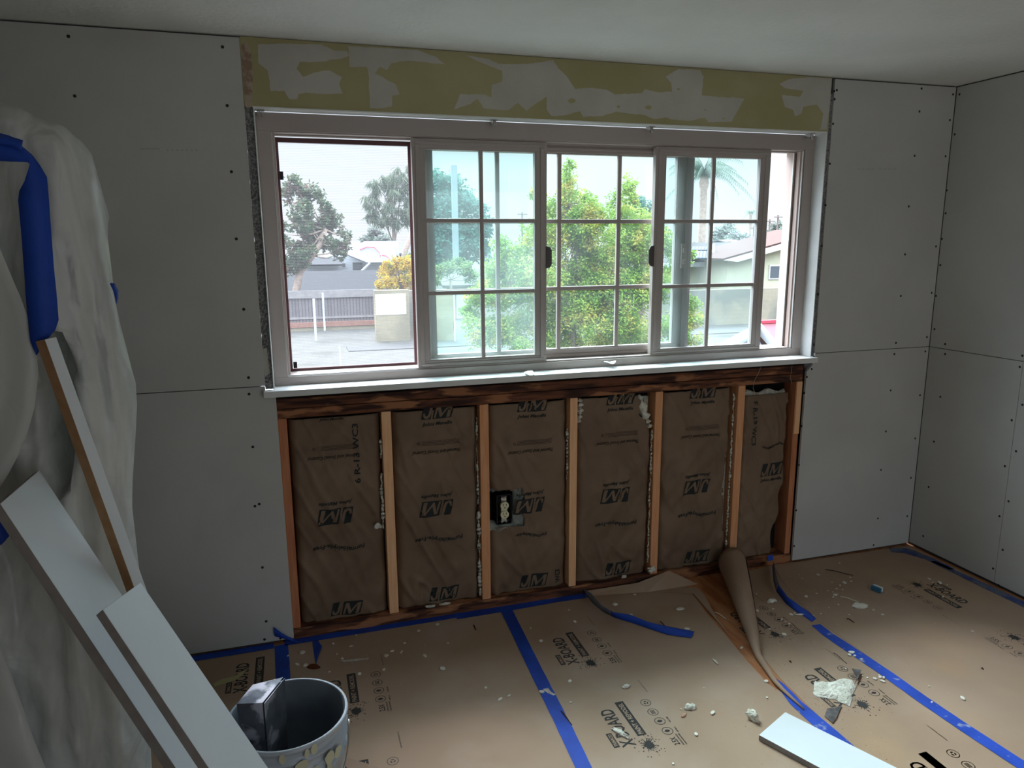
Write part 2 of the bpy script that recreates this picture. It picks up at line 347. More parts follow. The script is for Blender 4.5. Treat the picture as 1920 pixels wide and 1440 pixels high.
def mortar(x0, x1, z0, z1, nm):
    rows = []
    for i in range(60):
        z = z0 + (z1 - z0) * i / 59
        rows.append([Vector((x0 + (x1 - x0) * j / 4 + (.002 * noise.noise(Vector((z * 40, j, 3))) if j in (0,) else 0), .006 + .004 * noise.noise(Vector((z * 70, j * 2, x0))), z)) for j in range(5)])
    MB().grid(rows).build(nm, M_plaster, wb, label='mottled grey strip of bare mortar beside the window', smooth=False)
mortar(-.001, .0275, 1.036, 2.045, 'mortar_strip'); mortar(2.427, 2.4495, 1.036, 2.2, 'mortar_strip'); mortar(-.004, .03, 1.004 - .03, 1.008, 'mortar_strip')
b = MB()
b.add([R(u, v, 1, .004) for u, v in [(490,656),(500,652),(506,700),(497,706)]], [range(4)])
b.build('cream_patch', M_patch, wb)
# jamb returns
MB().box(.0275, .0305, -.003, .18, 1.034, 2.036).build('jamb_trim', M_white, wb); MB().box(2.4235, 2.4268, -.003, .18, 1.034, 2.036).build('jamb_trim', M_white, wb)
# right wall
wr = thing('wall_right', (XR, 0, 0), kind='structure')
def rs(y0, y1, z0, z1): MB().box(XR, XR + .0125, y0, y1, z0, z1).build('plasterboard', M_dry, wr)
rs(YF, -.003, ZS + g, HC - .006); rs(-.4865 + .001, -.003, .018, ZS - g); rs(YF, -.4865 - .001, .018, ZS - g)
MB().box(XR + .0127, XR + .1, YF, .1, 0, HC).build('backing', M_groove, wr)
# screws
proto_me = None
def screw(p, wall, n):
    global proto_me
    if proto_me is None:
        b = MB(); b.lathe((0, 0, 0), [(.0001, .0007), (.0042, .0007), (.0050, .0004), (.0055, 0)], 10); 
        proto_me = bpy.data.meshes.new('drywall_screw'); proto_me.from_pydata(b.v, [], b.f); proto_me.materials.append(M_hole)
    o = bpy.data.objects.new('drywall_screw', proto_me); COL.objects.link(o)
    o.location = p; adopt(o, wall); o.rotation_euler = n
for u, v in [(128,68),(140,180),(417,88),(426,198),(434,322),(443,448),(457,580),(466,708),(467,739),(474,838),(486,945),(478,949),(492,1064),(499,1165),(496,1199),(526,1197),
             (1569,169),(1564,171),(1565,186),(1562,232),(1556,307),(1548,385),(1541,461),(1534,552),(1526,647),(1526,669),(1522,692),(1513,707),(1508,737),(1503,799),(1498,872),(1493,957),(1489,1024),
             (1728,166),(1724,209),(1715,292),(1704,387),(1697,477),(1689,555),(1680,643),(1677,664),(1670,732),(1661,809),(1652,881),(1646,972),(1638,1022),
             (1787,177),(1781,225),(1773,293),(1755,462),(1747,549),(1738,632),(1735,659),(1725,741),(1716,822),(1708,896),(1701,968)]:
    screw(R(u, v, 1, 0), wb, (pi / 2, 0, 0))
for u, v in [(1799,177),(1790,252),(1775,357),(1773,400),(1766,448),(1763,497),(1755,555),(1752,617),(1772,645),(1772,664),(1763,744),(1751,828),(1741,913),(1731,1005),(1917,667),(1912,688),(1917,759),(1897,788),(1905,846),(1884,874),(1891,940),(1874,968),(1880,1031),(1862,1066),(1872,1097)]:
    screw(R(u, v, 0, XR), wr, (0, -pi / 2, 0))
M_faint = mat('faint_factory_print', (.42, .415, .395), rough=.9)
b = MB()
for x0, x1, v in ((262, 300, 279), (312, 375, 281.5)):
    for k in range(7):
        u = x0 + (x1 - x0) * k / 7; b.add([R(u, v - 1.2, 1, -.0004), R(u + 4.5, v - 1.2, 1, -.0004), R(u + 4.5, v + 1.2, 1, -.0004), R(u, v + 1.2, 1, -.0004)], [(0, 1, 2, 3)])
b.build('factory_print', M_faint, wb)
b = MB()
for k in range(8):
    u = 1607 + k * 9 + (4 if k > 3 else 0); b.add([R(u, 316, 1, -.0004), R(u + 6, 316, 1, -.0004), R(u + 6, 318, 1, -.0004), R(u, 318, 1, -.0004)], [(0, 1, 2, 3)])
b.build('factory_print', M_faint, wb)

# ------------------------------------------------------------------ window
W = thing('window_1', (1.227, .1, 1.034), kind='structure')
def frame_mb(x0, x1, z0, z1, y0, y1, wl, wr_, wb_, wt, mb=None):
    b = mb or MB()
    b.box(x0, x1, y0, y1, z0, z0 + wb_); b.box(x0, x1, y0, y1, z1 - wt, z1)
    b.box(x0, x0 + wl, y0, y1, z0 + wb_, z1 - wt); b.box(x1 - wr_, x1, y0, y1, z0 + wb_, z1 - wt); return b
FX0, FX1, FZ0, FZ1 = .031, 2.4235, 1.0325, 2.0355
fb = frame_mb(FX0, FX1, FZ0, FZ1, .070, .185, .050, .050, .034, .064)
frame_mb(FX0 + .05, FX1 - .05, FZ0 + .034, FZ1 - .064, .076, .185, .006, .006, .006, .004, fb)
fb.box(FX0 + .05, FX1 - .05, .112, .116, FZ0 + .026, FZ0 + .040).box(FX0 + .05, FX1 - .05, .112, .116, FZ1 - .074, FZ1 - .064)
fb.build('window_frame', M_vinyl, W, bevel=.0015)
b = MB(); b.box(2.362, 2.368, .086, .112, 1.07, 1.966).box(2.352, 2.366, .120, .170, 1.07, 1.966).box(.087, .092, .086, .112, 1.07, 1.966)
b.build('side_track', M_pinkv, W, bevel=.001)
b = MB(); b.box(2.3665, 2.3700, .0735, .0765, 1.07, 1.966).box(2.3495, 2.3525, .114, .120, 1.07, 1.966).box(.0815, .0835, .0735, .0765, 1.07, 1.966).box(.083, .585, .0735, .0765, 1.067, 1.0695)
b.build('weather_strip', M_white, W)
MB().box(-.008, 2.447, -.030, .070, 1.0085, 1.0335).build('window_sill', M_white, W, bevel=.003, label='white painted sill board')
def sash(name, x0, x1, z0, z1, y0, y1, sl, sr, sb, st, vb, hb, glass, label, bar=.0165):
    s_ = frame_mb(x0, x1, z0, z1, y0, y1, sl, sr, sb, st)
    fx0, fx1, fz0, fz1 = x0 + sl, x1 - sr, z0 + sb, z1 - st
    frame_mb(x0 + .012, x1 - .012, z0 + .012, z1 - .012, y0 - .004, y0 + .001, sl * .35, sr * .35, sb * .3, st * .3, s_)
    o = s_.build(name, M_vinyl, W, bevel=.002, label=label)
    ym = (y0 + y1) / 2
    MB().box(fx0 - .004, fx1 + .004, ym - .001, ym + .001, fz0 - .004, fz1 + .004).build('glass', glass, o)
    m = MB()
    for x in vb: m.box(x - bar / 2, x + bar / 2, ym - .008, ym + .008, fz0, fz1)
    for z in hb: m.box(fx0, fx1, ym - .0075, ym + .0075, z - bar / 2, z + bar / 2)
    m.build('muntin_bars', M_vinyl, o, bevel=.003)
    gb = frame_mb(fx0, fx1, fz0, fz1, ym - .012, ym + .012, .004, .004, .004, .004)
    gb.build('glazing_bead', M_vinyl, o)
    return o
def handle(par, x, z, side, y):
    b = MB(); b.box(x - .004, x + .004, y - .012, y + .006, z - .045, z + .045)
    P = [(0, -.045), (side * .014, -.042), (side * .022, -.028), (side * .022, .028), (side * .014, .042), (0, .045)]
    b.prism([(x + p[0], y - .012, z + p[1]) for p in P], (0, .008, 0))
    h = b.build('pull_handle', mat('handle_brown', (.10, .085, .08), rough=.35) if 'handle_brown' not in bpy.data.materials else bpy.data.materials['handle_brown'], par, bevel=.0015)
Ls = sash('sliding_sash', .590, 1.141, 1.0665, 1.9665, .080, .108, .047, .047, .031, .037, [.866], [1.657, 1.371], M_gl_l, 'left sliding sash with fogged glass, slid halfway open')
handle(Ls, 1.141, 1.508, 1, .088)
Rs = sash('sliding_sash', 1.633, 2.204, 1.0645, 1.9665, .080, .108, .047, .047, .029, .035, [1.921], [1.656, 1.373], M_gl_r, 'right sliding sash with a narrow gap open beside it')
handle(Rs, 1.633, 1.508, -1, .088)
Cs = sash('fixed_sash', .628, 1.846, 1.066, 1.9665, .124, .156, .047, .078, .044, .034, [.946, 1.216, 1.491], [1.656, 1.373], M_gl_c, 'fixed middle pane behind the two sliding sashes', bar=.018)
b = MB(); b.box(1.79, 1.815, .112, .124, 1.45, 1.56).box(1.796, 1.809, .106, .112, 1.47, 1.49).box(1.796, 1.809, .106, .112, 1.52, 1.54)
b.build('latch_plate', M_pinkv, Cs, bevel=.002)
# insect screen in the left opening
sc = frame_mb(.088, .600, 1.0705, 1.9625, .160, .170, .013, .012, .013, .018)
S = sc.build('insect_screen', M_vinyld, W, bevel=.001, label='brown framed insect screen with fine mesh')
ms = bpy.data.materials.new('screen_mesh'); ms.use_nodes = True; t = ms.node_tree; t.nodes.clear(); N = t.nodes.new; L = t.links.new
o_ = N('ShaderNodeOutputMaterial'); tr = N('ShaderNodeBsdfTransparent'); df = N('ShaderNodeBsdfDiffuse'); df.inputs[0].default_value = (.20, .20, .21, 1)
tl = N('ShaderNodeBsdfTranslucent'); tl.inputs[0].default_value = (.22, .22, .23, 1); ad = N('ShaderNodeMixShader'); L(df.outputs[0], ad.inputs[1]); L(tl.outputs[0], ad.inputs[2])
ge = N('ShaderNodeNewGeometry'); wv = N('ShaderNodeTexWave'); wv.bands_direction = 'Z'; wv.inputs['Scale'].default_value = 52; wv.inputs['Distortion'].default_value = 1.6
wv.inputs['Detail Scale'].default_value = .12; wv.inputs['Detail'].default_value = 1
L(ge.outputs['Position'], wv.inputs[0]); mr_ = N('ShaderNodeMapRange'); L(wv.outputs[0], mr_.inputs[0]); mr_.inputs[3].default_value = .06; mr_.inputs[4].default_value = .26
mx = N('ShaderNodeMixShader'); L(mr_.outputs[0], mx.inputs[0]); L(tr.outputs[0], mx.inputs[1]); L(ad.outputs[0], mx.inputs[2]); L(mx.outputs[0], o_.inputs[0])
MB().box(.099, .590, .1645, .1652, 1.081, 1.946).build('screen_mesh', ms, S)
MB().box(.1, .113, .150, .162, 1.808, 1.838).build('screen_clip', M_black, S); MB().box(.104, .118, .150, .162, 1.086, 1.112).build('screen_clip', M_black, S)
# blind brackets along the window head
for u, v, lb in ((489, 212, 'small metal blind bracket above the left end of the window'), (927, 234, 'small metal blind bracket above the left sliding sash'), (1221, 242, 'small metal blind bracket above the middle of the window'), (1521, 252, 'small metal blind bracket above the right end of the window')):
    p = R(u, v, 1, .03); t_ = thing('blind_bracket', (p.x, .035, 2.012), lb, 'bracket', 'blind brackets along the window head')
    MB().box(p.x - .012, p.x + .012, .018, .055, 2.0335, 2.0355).box(p.x - .012, p.x - .010, .018, .055, 2.018, 2.0335).box(p.x + .003, p.x + .005, .022, .05, 2.015, 2.0335).build('clip_plate', M_metal, t_)
    MB().tube([(p.x - .004, .02, 2.034), (p.x - .004, .02, 2.016), (p.x + .002, .018, 2.012)], .003, 8).build('screw', M_metal, t_)

# ------------------------------------------------------------------ open stud bay below the window
def member(x0, x1, z0, z1, m, name, label, cat, group=None, y0=.0135, y1=.100, tilt=0):
    b = MB()
    P = [(x0, y0, z0), (x1, y0, z0), (x1, y1, z0), (x0, y1, z0), (x0 + tilt, y0, z1), (x1 + tilt, y0, z1), (x1 + tilt, y1, z1), (x0 + tilt, y1, z1)]
    b.add(P, [(0, 3, 2, 1), (4, 5, 6, 7), (0, 1, 5, 4), (1, 2, 6, 5), (2, 3, 7, 6), (3, 0, 4, 7)])
    return b.build(name, m, label=label, cat=cat, group=group, bevel=.002)
STUDS = [(.033, .0665), (.4245, .4625), (.826, .864), (1.226, 1.2605), (1.632, 1.6685), (2.055, 2.0925), (2.369, 2.400)]
names = ['reddish wooden stud at the left end of the open wall, against the grey board', 'pale orange wooden stud, second from the left below the window', 'wooden stud just left of the bare electrical outlet', 'pale wooden stud right of the electrical outlet, in the middle of the open wall', 'wooden stud between the fourth and fifth insulation batts', 'narrow leaning wooden stud left of the last narrow insulation batt', 'two-toned thin stud at the right end of the open wall']
mts = [M_studred, M_studpale, M_stud, M_studpale, M_stud, M_stud, M_studred]
SZ0, SZ1 = .046, .915
for i, (a, b_) in enumerate(STUDS):
    tl_ = (0, 0, 0, 0, 0, 0, -.0)[i]
    member(a, b_, SZ0, SZ1, mts[i], 'wall_stud', names[i], 'stud', 'bare wall studs below the window', tilt=tl_)
MB().box(2.374, 2.402, .0115, .0134, .66, .915).build('shim_strip', M_studpale, label='pale thin wood strip on the upper end of the rightmost stud', cat='wood strip')
member(.030, 2.402, .916, .9525, M_oldwood, 'sill_plate', 'dark stained lower board under the window sill', 'lumber', 'stained boards under the window', y0=.013)
member(.032, 2.404, .9545, .992, M_oldwood, 'sill_plate', 'dark stained upper board right under the window sill', 'lumber', 'stained boards under the window', y0=.016)
MB().box(.03, 2.42, .03, .1, .9935, 1.0075).build('painted_gap_shade', M_dark, wb)  # solid near-black strip painting the shade below the sill board
member(.030, 2.404, .0005, .045, M_oldwood, 'bottom_plate', 'dark wooden bottom plate lying along the floor below the studs', 'lumber', y0=.010)
# insulation batts
def batt_fn(i, x0, x1):
    sd_ = i * 13.7
    def h(x, z):
        s_ = (x - x0) / (x1 - x0); e = min(s_, 1 - s_) * (x1 - x0)
        y = .030 + .030 * max(0, 1 - e / .030) ** 2
        y += .006 * (.5 - sin(pi * s_))
        y += .0090 * noise.noise(Vector((x * 9 + sd_, z * 4, 1))) + .0085 * noise.noise(Vector((x * 16 - z * 13 + sd_, (z + x) * 7, 5)))
        k = noise.noise(Vector(((x * .9 + z * .45) * 14 + sd_, (z - x) * 2.2, 9))); y -= .016 * max(0, 1 - abs(k) * 6) * (.4 + .6 * noise.noise(Vector((x * 6, z * 5, sd_))))
        low = max(0, 1 - (z - .045) / .17); y += low * (.012 * noise.noise(Vector((x * 22, z * 18, sd_))) + .012)
        return max(y, .0165)
    return h
BLAB = ['brown paper faced insulation batt in the leftmost stud bay', 'brown paper faced insulation batt in the second bay, left of the outlet bay', 'brown paper faced insulation batt in the third bay, torn around the outlet', 'brown paper faced insulation batt in the fourth bay, white fluff at both top corners', 'brown paper faced insulation batt in the fifth bay, with a ragged torn right edge', 'narrow crumpled insulation batt in the last bay, sagging from its top']
BOX = (.897, .962)   # outlet opening
# u positions of the main prints, taken from the photograph
mainlogo = [(632, 968), (821, 953), (994, 948), (1155, 929), (1307, 913), (1445, 878)]
toplogo = [(0, 0), (826, 761), (994, 757), (1157, 745), (1312, 737), None]
for i in range(6):
    x0, x1 = STUDS[i][1] + .002, STUDS[i + 1][0] - .003
    zt = .905 if i < 5 else .862
    T = thing('insulation_batt', ((x0 + x1) / 2, .05, SZ0), BLAB[i], 'insulation', 'insulation batts between the studs')
    h = batt_fn(i, x0, x1)
    nx, nz = 44, 120
    b = MB(); rows = []
    for r in range(nz + 1):
        z = SZ0 + .001 + (zt - SZ0 - .001) * r / nz; row = []
        for c in range(nx + 1):
            x = x0 + (x1 - x0) * c / nx
            if i == 3 and z > .80:   # torn top corners
                pass
            if i == 5:
                sag = max(0, (.42 - z)) * .16; x = x0 + (x1 - x0 - .018 - sag + .01 * sin(z * 30)) * c / nx
            if i in (1,) : x = x0 + (x1 - x0 - .012) * c / nx
            row.append(Vector((x, h(x, z), z)))
        rows.append(row)
    o = len(b.v); b.grid(rows)
    if i == 2:   # hole for the outlet box
        keep = []
        for f in b.f:
            c_ = sum((b.v[k] for k in f), Vector()) / 4
            if BOX[0] - .035 < c_.x < BOX[1] + .055 + .012 * noise.noise(Vector((c_.z * 30, 0, 0))) and .365 < c_.z < .530 + .01 * noise.noise(Vector((c_.x * 40, 1, 0))): continue
            keep.append(f)
        b.f = keep; b.mi = [0] * len(keep)
    if i in (3, 4):
        keep = []
        for f in b.f:
            c_ = sum((b.v[k] for k in f), Vector()) / 4; n_ = .008 * noise.noise(Vector((c_.z * 45, i, 0)))
            if i == 3 and (c_.z > .905 - (x0 + .05 - c_.x) * 0 and c_.x < x0 + .045 - (.905 - c_.z) * .42 or c_.x > x1 - .085 + (.905 - c_.z) * .62 + n_ and c_.z > .74): continue
            if i == 4 and c_.x > x1 - .022 + .5 * n_ - .018 * max(0, sin((c_.z - .1) * 4)): continue
            keep.append(f)
        b.f = keep; b.mi = [0] * len(keep)
    face = b.build('paper_facing', M_kraft, T, smooth=True, solid=.0008)
    if i != 2: MB().box(x0, x1 - (.085 if i == 5 else 0), .079, .0995, SZ0 + .001, zt - .02 if i != 5 else zt - .06).build('fibre_core', M_fluff, T)
    else: MB().box(x0 + .11, x1, .079, .0995, .56, zt - .02).build('fibre_core', M_fluff, T)
    # printing
    PRM = [M_ink, M_kraft, M_inkbrown]; PR = []
    def new(nm):
        PR.append((nm, MB())); return PR[-1][1]
    def up(cx, cz, flip=False, hh=h):
        s_ = -1 if flip else 1
        return lambda a, q: Vector((cx + s_ * a, hh(cx + s_ * a, cz + s_ * q) - .0022, cz + s_ * q))
    def jm(cx, cz, flip, size=.092, cap=True, name_above=True):
        pr = new('printed_logo'); fn = up(cx, cz, flip); w_ = size; H = size * .50; k = .12
        sh = lambda a, q: (a + q * .22, q)
        # left block with J, right block with M
        J = [(-w_ / 2, 0), (-w_ / 2 + w_ * .30, 0), (-w_ / 2 + w_ * .30, H), (-w_ / 2, H)]
        Mq = [(-w_ / 2 + w_ * .36, 0), (w_ / 2, 0), (w_ / 2, H), (-w_ / 2 + w_ * .36, H)]
        for Q in (J, Mq): put_quadgrid(pr, [sh(*p) + (0,) for p in Q], lambda a, q, _z: fn(a, q), 8, 0)
        f2 = lambda a, q: fn(a, q) + Vector((0, -.0009, 0))
        Jp = [(.86, 1), (.60, 1), (.52, .34), (.40, .20), (.24, .26), (.20, .40), (.02, .40), (.06, .18), (.22, .06), (.48, .04), (.70, .16), (.78, .36)]
        Mp = [(0, .06), (.10, .06), (.16, .62), (.34, .10), (.42, .10), (.80, .72), (.74, .06), (.96, .06), (1.0, .88), (.80, .88), (.44, .34), (.26, .88), (.06, .88)]
        for G, gx, gw in ((Jp, -w_ / 2 + w_ * .02, w_ * .34), (Mp, -w_ / 2 + w_ * .40, w_ * .56)):
            put_glyph(pr, [sh(gx + p[0] * gw, p[1] * H) for p in G], f2, 1, .010)
        if name_above: put_text(new('printed_name'), 'Johns Manville', fn, -w_ * .46, -H * .42, H * .22, width=w_ * .98, shear=.3, mi=0, maxe=.010)
    cx, cz = R(*mainlogo[i], 1, .03).x, R(*mainlogo[i], 1, .03).z
    if i < 5:
        jm(cx, cz + .036, True, .132)
        if i != 2: put_text(new('printed_text'), 'Formaldehyde-Free', up(cx, cz - .125, True), -.104, 0, .018, width=.205, wave=.009, maxe=.009)
        else: put_text(new('printed_text'), 'Formaldehyde-', up(cx, cz - .125, True), -.075, 0, .015, width=.145, wave=.008, maxe=.009)
        zt_ = cz + .268
        pr = new('printed_text')
        put_text(pr, 'Thermal and Sound Control', up(cx, zt_ - .014, True), -.105, 0, .014, width=.205, shear=.3, mi=2, maxe=.009)
        for q in range(4):
            put_quadgrid(pr, [(-.098, -.009 - q * .0055, 0), (.060, -.009 - q * .0055, 0), (.060, -.0105 - q * .0055, 0), (-.098, -.0105 - q * .0055, 0)], lambda a, q_, _z: up(cx, zt_, True)(a, q_), 10, 2)
        put_ring(pr, 0, 0, .006, .0022, lambda a, q: up(cx - .073, zt_ + .018, True)(a, q), 2, 12)
        # logo at the foot, upright
        jm(cx + .012, .062, False, .120, name_above=False)
        # upper logo, upright, cut by the plate above
        if i in (1, 2, 3, 4):
            jm(cx + .004, .868, False, .125)
        else:
            put_text(new('printed_name'), 'Johns Manville', up(cx, .893), -.045, 0, .010, width=.09, shear=.3, maxe=.01)
    else:
        jm(cx, cz - .035, False, .125)
        put_text(new('printed_text'), 'rmaldehyde-Free', up(cx - .012, cz + .115), -.045, -.006, .013, width=.125, wave=-.008, maxe=.009)
    side = {0: (672, 905, 1), 3: (1203, 783, 1), 5: (1416, 752, -1), 2: (1047, 1092, 1)}.get(i)
    if side:
        q = R(side[0], side[1], 1, .03)
        txt = {0: '6 R-13 WC3', 3: '6 R-', 5: 'F R-13 WC3', 2: 'WC3'}[i]; wd = {0: .245, 3: .09, 5: .215, 2: .062}[i]
        fn = (lambda a, b2: Vector((q.x - b2, h(q.x - b2, q.z + a) - .0022, q.z + a))) if side[2] > 0 else (lambda a, b2: Vector((q.x + b2, h(q.x + b2, q.z - a) - .0022, q.z - a)))
        put_text(new('printed_rating'), txt, fn, 0, -.008, .022, width=wd, maxe=.010)
    for nm, pr in PR: pr.build(nm, PRM, T)
    if i == 2:
        # torn facing pushed open around the outlet box
        b = MB(); rows = []
        for r in range(13):
            z = .345 + .20 * r / 12; rows.append([Vector((BOX[1] + .012 + .060 * c / 8 + .004 * sin(r * 1.9) * (c == 8), .050 - .022 * (c / 8) + .010 * noise.noise(Vector((c * .7, r * .9, 4))), z)) for c in range(9)])
        b.grid(rows)
        rows = [[Vector((.866 + .13 * c / 10, .06 - .03 * (1 - r / 4) + .010 * noise.noise(Vector((c * .9, r * 1.3, 8))), .350 + .035 * r / 4 + .006 * sin(c * 1.4))) for c in range(11)] for r in range(5)]
        b.grid(rows)
        rows = [[Vector((.868 + .12 * c / 10, .065 - .03 * r / 4 + .012 * noise.noise(Vector((c * .9, r * 1.3, 2))), .515 + .022 * r / 4 + .004 * sin(c * 2.4))) for c in range(11)] for r in range(5)]
        b.grid(rows)
        b.build('torn_facing', M_tear, T, smooth=True, solid=.0008, label='grey white torn facing around the outlet')
    # loose fibre along the stud
    def fluff(x, z0_, z1_, r0, nm='loose_fibre', y=.028, step=.007, par=None, seed=0):
        n = max(3, int((z1_ - z0_) / step)); path = []; rr = []
        for k in range(n + 1):
            z = z0_ + (z1_ - z0_) * k / n
            path.append((x + .004 * noise.noise(Vector((z * 30, seed, x))), y + .003 * sin(k * 1.3), z)); rr.append(r0 * max(.10, .60 + .8 * noise.noise(Vector((z * 26, seed, x * 3)))) if 0 < k < n else r0 * .2)
        MB().tube(path, rr, 7).build(nm, M_fluff, par or T, smooth=True)
    if i == 0: fluff(x1 - .006, .42, .66, .008, seed=1); fluff(x1 - .004, .72, .80, .006, seed=2)
    if i == 1: fluff(x1 - .005, .06, .45, .011, seed=3); fluff(x1 - .007, .48, .86, .006, seed=4)
    if i == 2: fluff(x1 - .005, .55, .78, .006, seed=5)
    if i == 3:
        fluff(x1 - .004, .10, .74, .006, seed=6)
        for (p, q, r_) in (((x0 + .016, .02, .845), (x0 + .010, .018, .905), .017), ((x0 + .008, .02, .80), (x0 + .014, .018, .85), .012), ((x1 - .030, .02, .79), (x1 - .075, .02, .902), .022), ((x1 - .012, .02, .75), (x1 - .034, .02, .80), .013)):
            a_, c_ = Vector(p), Vector(q)
            MB().tube([a_.lerp(c_, k / 8) + Vector((.004 * sin(k * 2), .012 + .002 * cos(k), 0)) for k in range(9)], [r_ * (.8 + .25 * sin(k * 1.7 + .6)) * (1 if 0 < k < 8 else .4) for k in range(9)], 8).build('loose_fibre', M_fluff, T, smooth=True)
    if i == 4: fluff(x1 - .010, .12, .88, .0065, seed=7)
    if i == 5:
        b = MB(); rows = [[Vector((x0 + .01 + (x1 - x0 - .04) * c / 16, .045 + .03 * r / 5 + .006 * noise.noise(Vector((c, r, 1))), .852 + .016 * sin(c * .8) * (r / 5) + .022 * sin(pi * r / 5))) for c in range(17)] for r in range(6)]
        b.grid(rows).build('loose_fibre', M_fluff, T, smooth=True, solid=.004)
# outlet
T = thing('electrical_outlet', (.93, .05, .39), 'bare duplex electrical outlet with ivory sockets, no cover plate, in a black box', 'outlet')
bx = (.899, .965, .375, .508)
b = MB(); b.box(bx[0], bx[1], .085, .088, bx[2], bx[3]).box(bx[0], bx[0] + .003, .030, .085, bx[2], bx[3]).box(bx[1] - .003, bx[1], .030, .085, bx[2], bx[3]).box(bx[0], bx[1], .030, .085, bx[2], bx[2] + .003).box(bx[0], bx[1], .030, .085, bx[3] - .003, bx[3])
b.build('outlet_box', M_black, T)
b = MB().box(.921, .943, .034, .036, .385, .498)
for z in (.383, .500):
    for s_ in (-1, 1): b.tube([(.932, .035, z + (.008 if z < .4 else -.008)), (.932 + s_ * .012, .033, z), ], .0035, 6)
b.build('mounting_strap', M_metal, T)
b = MB().box(.9185, .9455, .026, .04, .420, .464); rc = b.build('receptacle', M_ivory, T, bevel=.002)
for z in (.422, .462):
    b = MB(); b.prism([(.932 + .0185 * cos(a * pi / 12), .019, z + .0175 * sin(a * pi / 12) * (1 if abs(sin(a * pi / 12)) < .85 else .95)) for a in range(24)], (0, .012, 0)); b.build('socket_face', M_ivory, rc)
    b = MB().box(.9245, .9268, .0180, .0192, z, z + .010).box(.9372, .9395, .0180, .0192, z + .001, z + .009); b.prism([(.932 + .0028 * cos(a * pi / 5), .018, z - .008 + .0028 * sin(a * pi / 5)) for a in range(10)], (0, .0012, 0)); b.build('slots', M_black, rc)

# ------------------------------------------------------------------ floor covering
ZP = .0012
def FL(u, v, z=ZP): return R(u, v, 2, z)
def paper(pts, m, label, z=ZP, n=1):
    b = MB(); b.prism([(p[0], p[1], z - .0006) for p in pts], (0, 0, .0007)); return b.build('floor_paper', m, label=label, cat='floor paper', group='floor protection paper sheets')
S0 = paper([(XL, -.012), (-.012, -.012), (.02, YF), (XL, YF)], M_paper, 'brown protective floor paper sheet at the far left, behind the bucket and boards')
SA = paper([(-.010, -.012), (.918, -.012), (.905, -.3), (.884, -.9), (.86, -1.6), (.86, YF), (.022, YF)], M_paper, 'brown protective floor paper sheet between the bucket and the long straight blue tape')
P_ = [FL(u, v) for u, v in [(1092,1112),(1200,1098),(1252,1084),(1292,1106),(1330,1156),(1362,1192),(1400,1238),(1440,1282)]]
SB = paper([(.920, -.012)] + [(p.x, p.y) for p in P_] + [(1.695, -.9), (1.698, -1.2), (1.70, -1.6), (1.70, YF), (.862, YF), (.862, -1.6), (.886, -.9), (.907, -.3)], M_paper, 'brown protective floor paper sheet in the middle, torn along its right edge')
SCp = paper([(2.30, .004), (2.245, -.12), (2.19, -.30), (2.146, -.50), (2.146, -1.0), (2.165, -1.4), (2.17, YF), (1.712, YF), (1.712, -1.2), (1.735, -.80), (1.765, -.64), (1.86, -.40), (1.98, -.20), (2.10, -.02)], M_paperc, 'brown protective floor paper sheet with its torn left edge rolled up, dusty with plaster')
SD = paper([(2.305, .004), (XR - .012, -.012), (XR - .015, YF), (2.172, YF), (2.167, -1.4), (2.148, -1.0), (2.148, -.50), (2.192, -.30), (2.247, -.12)], M_paperc, 'brown protective floor paper sheet along the right wall')
# printing on the paper
def floor_fn(ox, oy, rot, dz=.0006):
    c_, s_ = (0, 1) if rot > 0 else (0, -1)
    return lambda a, q: Vector((ox - s_ * q, oy + s_ * a, ZP + dz))
def splat(mb, cx, cy, r, fn, seed=1, mi=0):
    rd = random.Random(seed); n = 70; P = []
    for k in range(n):
        a = 2 * pi * k / n; q = r * (.45 + .25 * rd.random() + (.75 * rd.random() if k % 4 == 0 else 0)); P.append((cx + q * cos(a), cy + q * sin(a) * .8))
    mb.add([fn(cx, cy)] + [fn(*p) for p in P], [(0, k + 1, (k + 1) % n + 1) for k in range(n)], mi)
    for _ in range(55):
        a = rd.random() * 6.28; q = r * (.8 + 1.1 * rd.random() ** 1.5); s_ = r * (.02 + .07 * rd.random()); put_poly(mb, [(cx + q * cos(a) + s_ * cos(t_), cy + q * sin(a) * .85 + s_ * sin(t_)) for t_ in (0, 1.2, 2.5, 3.7, 5)], fn, mi)
M_floorink = mat('floor_print_ink', (.035, .032, .030), rough=.8); M_floorink2 = mat('faded_floor_print', (.10, .078, .06), rough=.8)
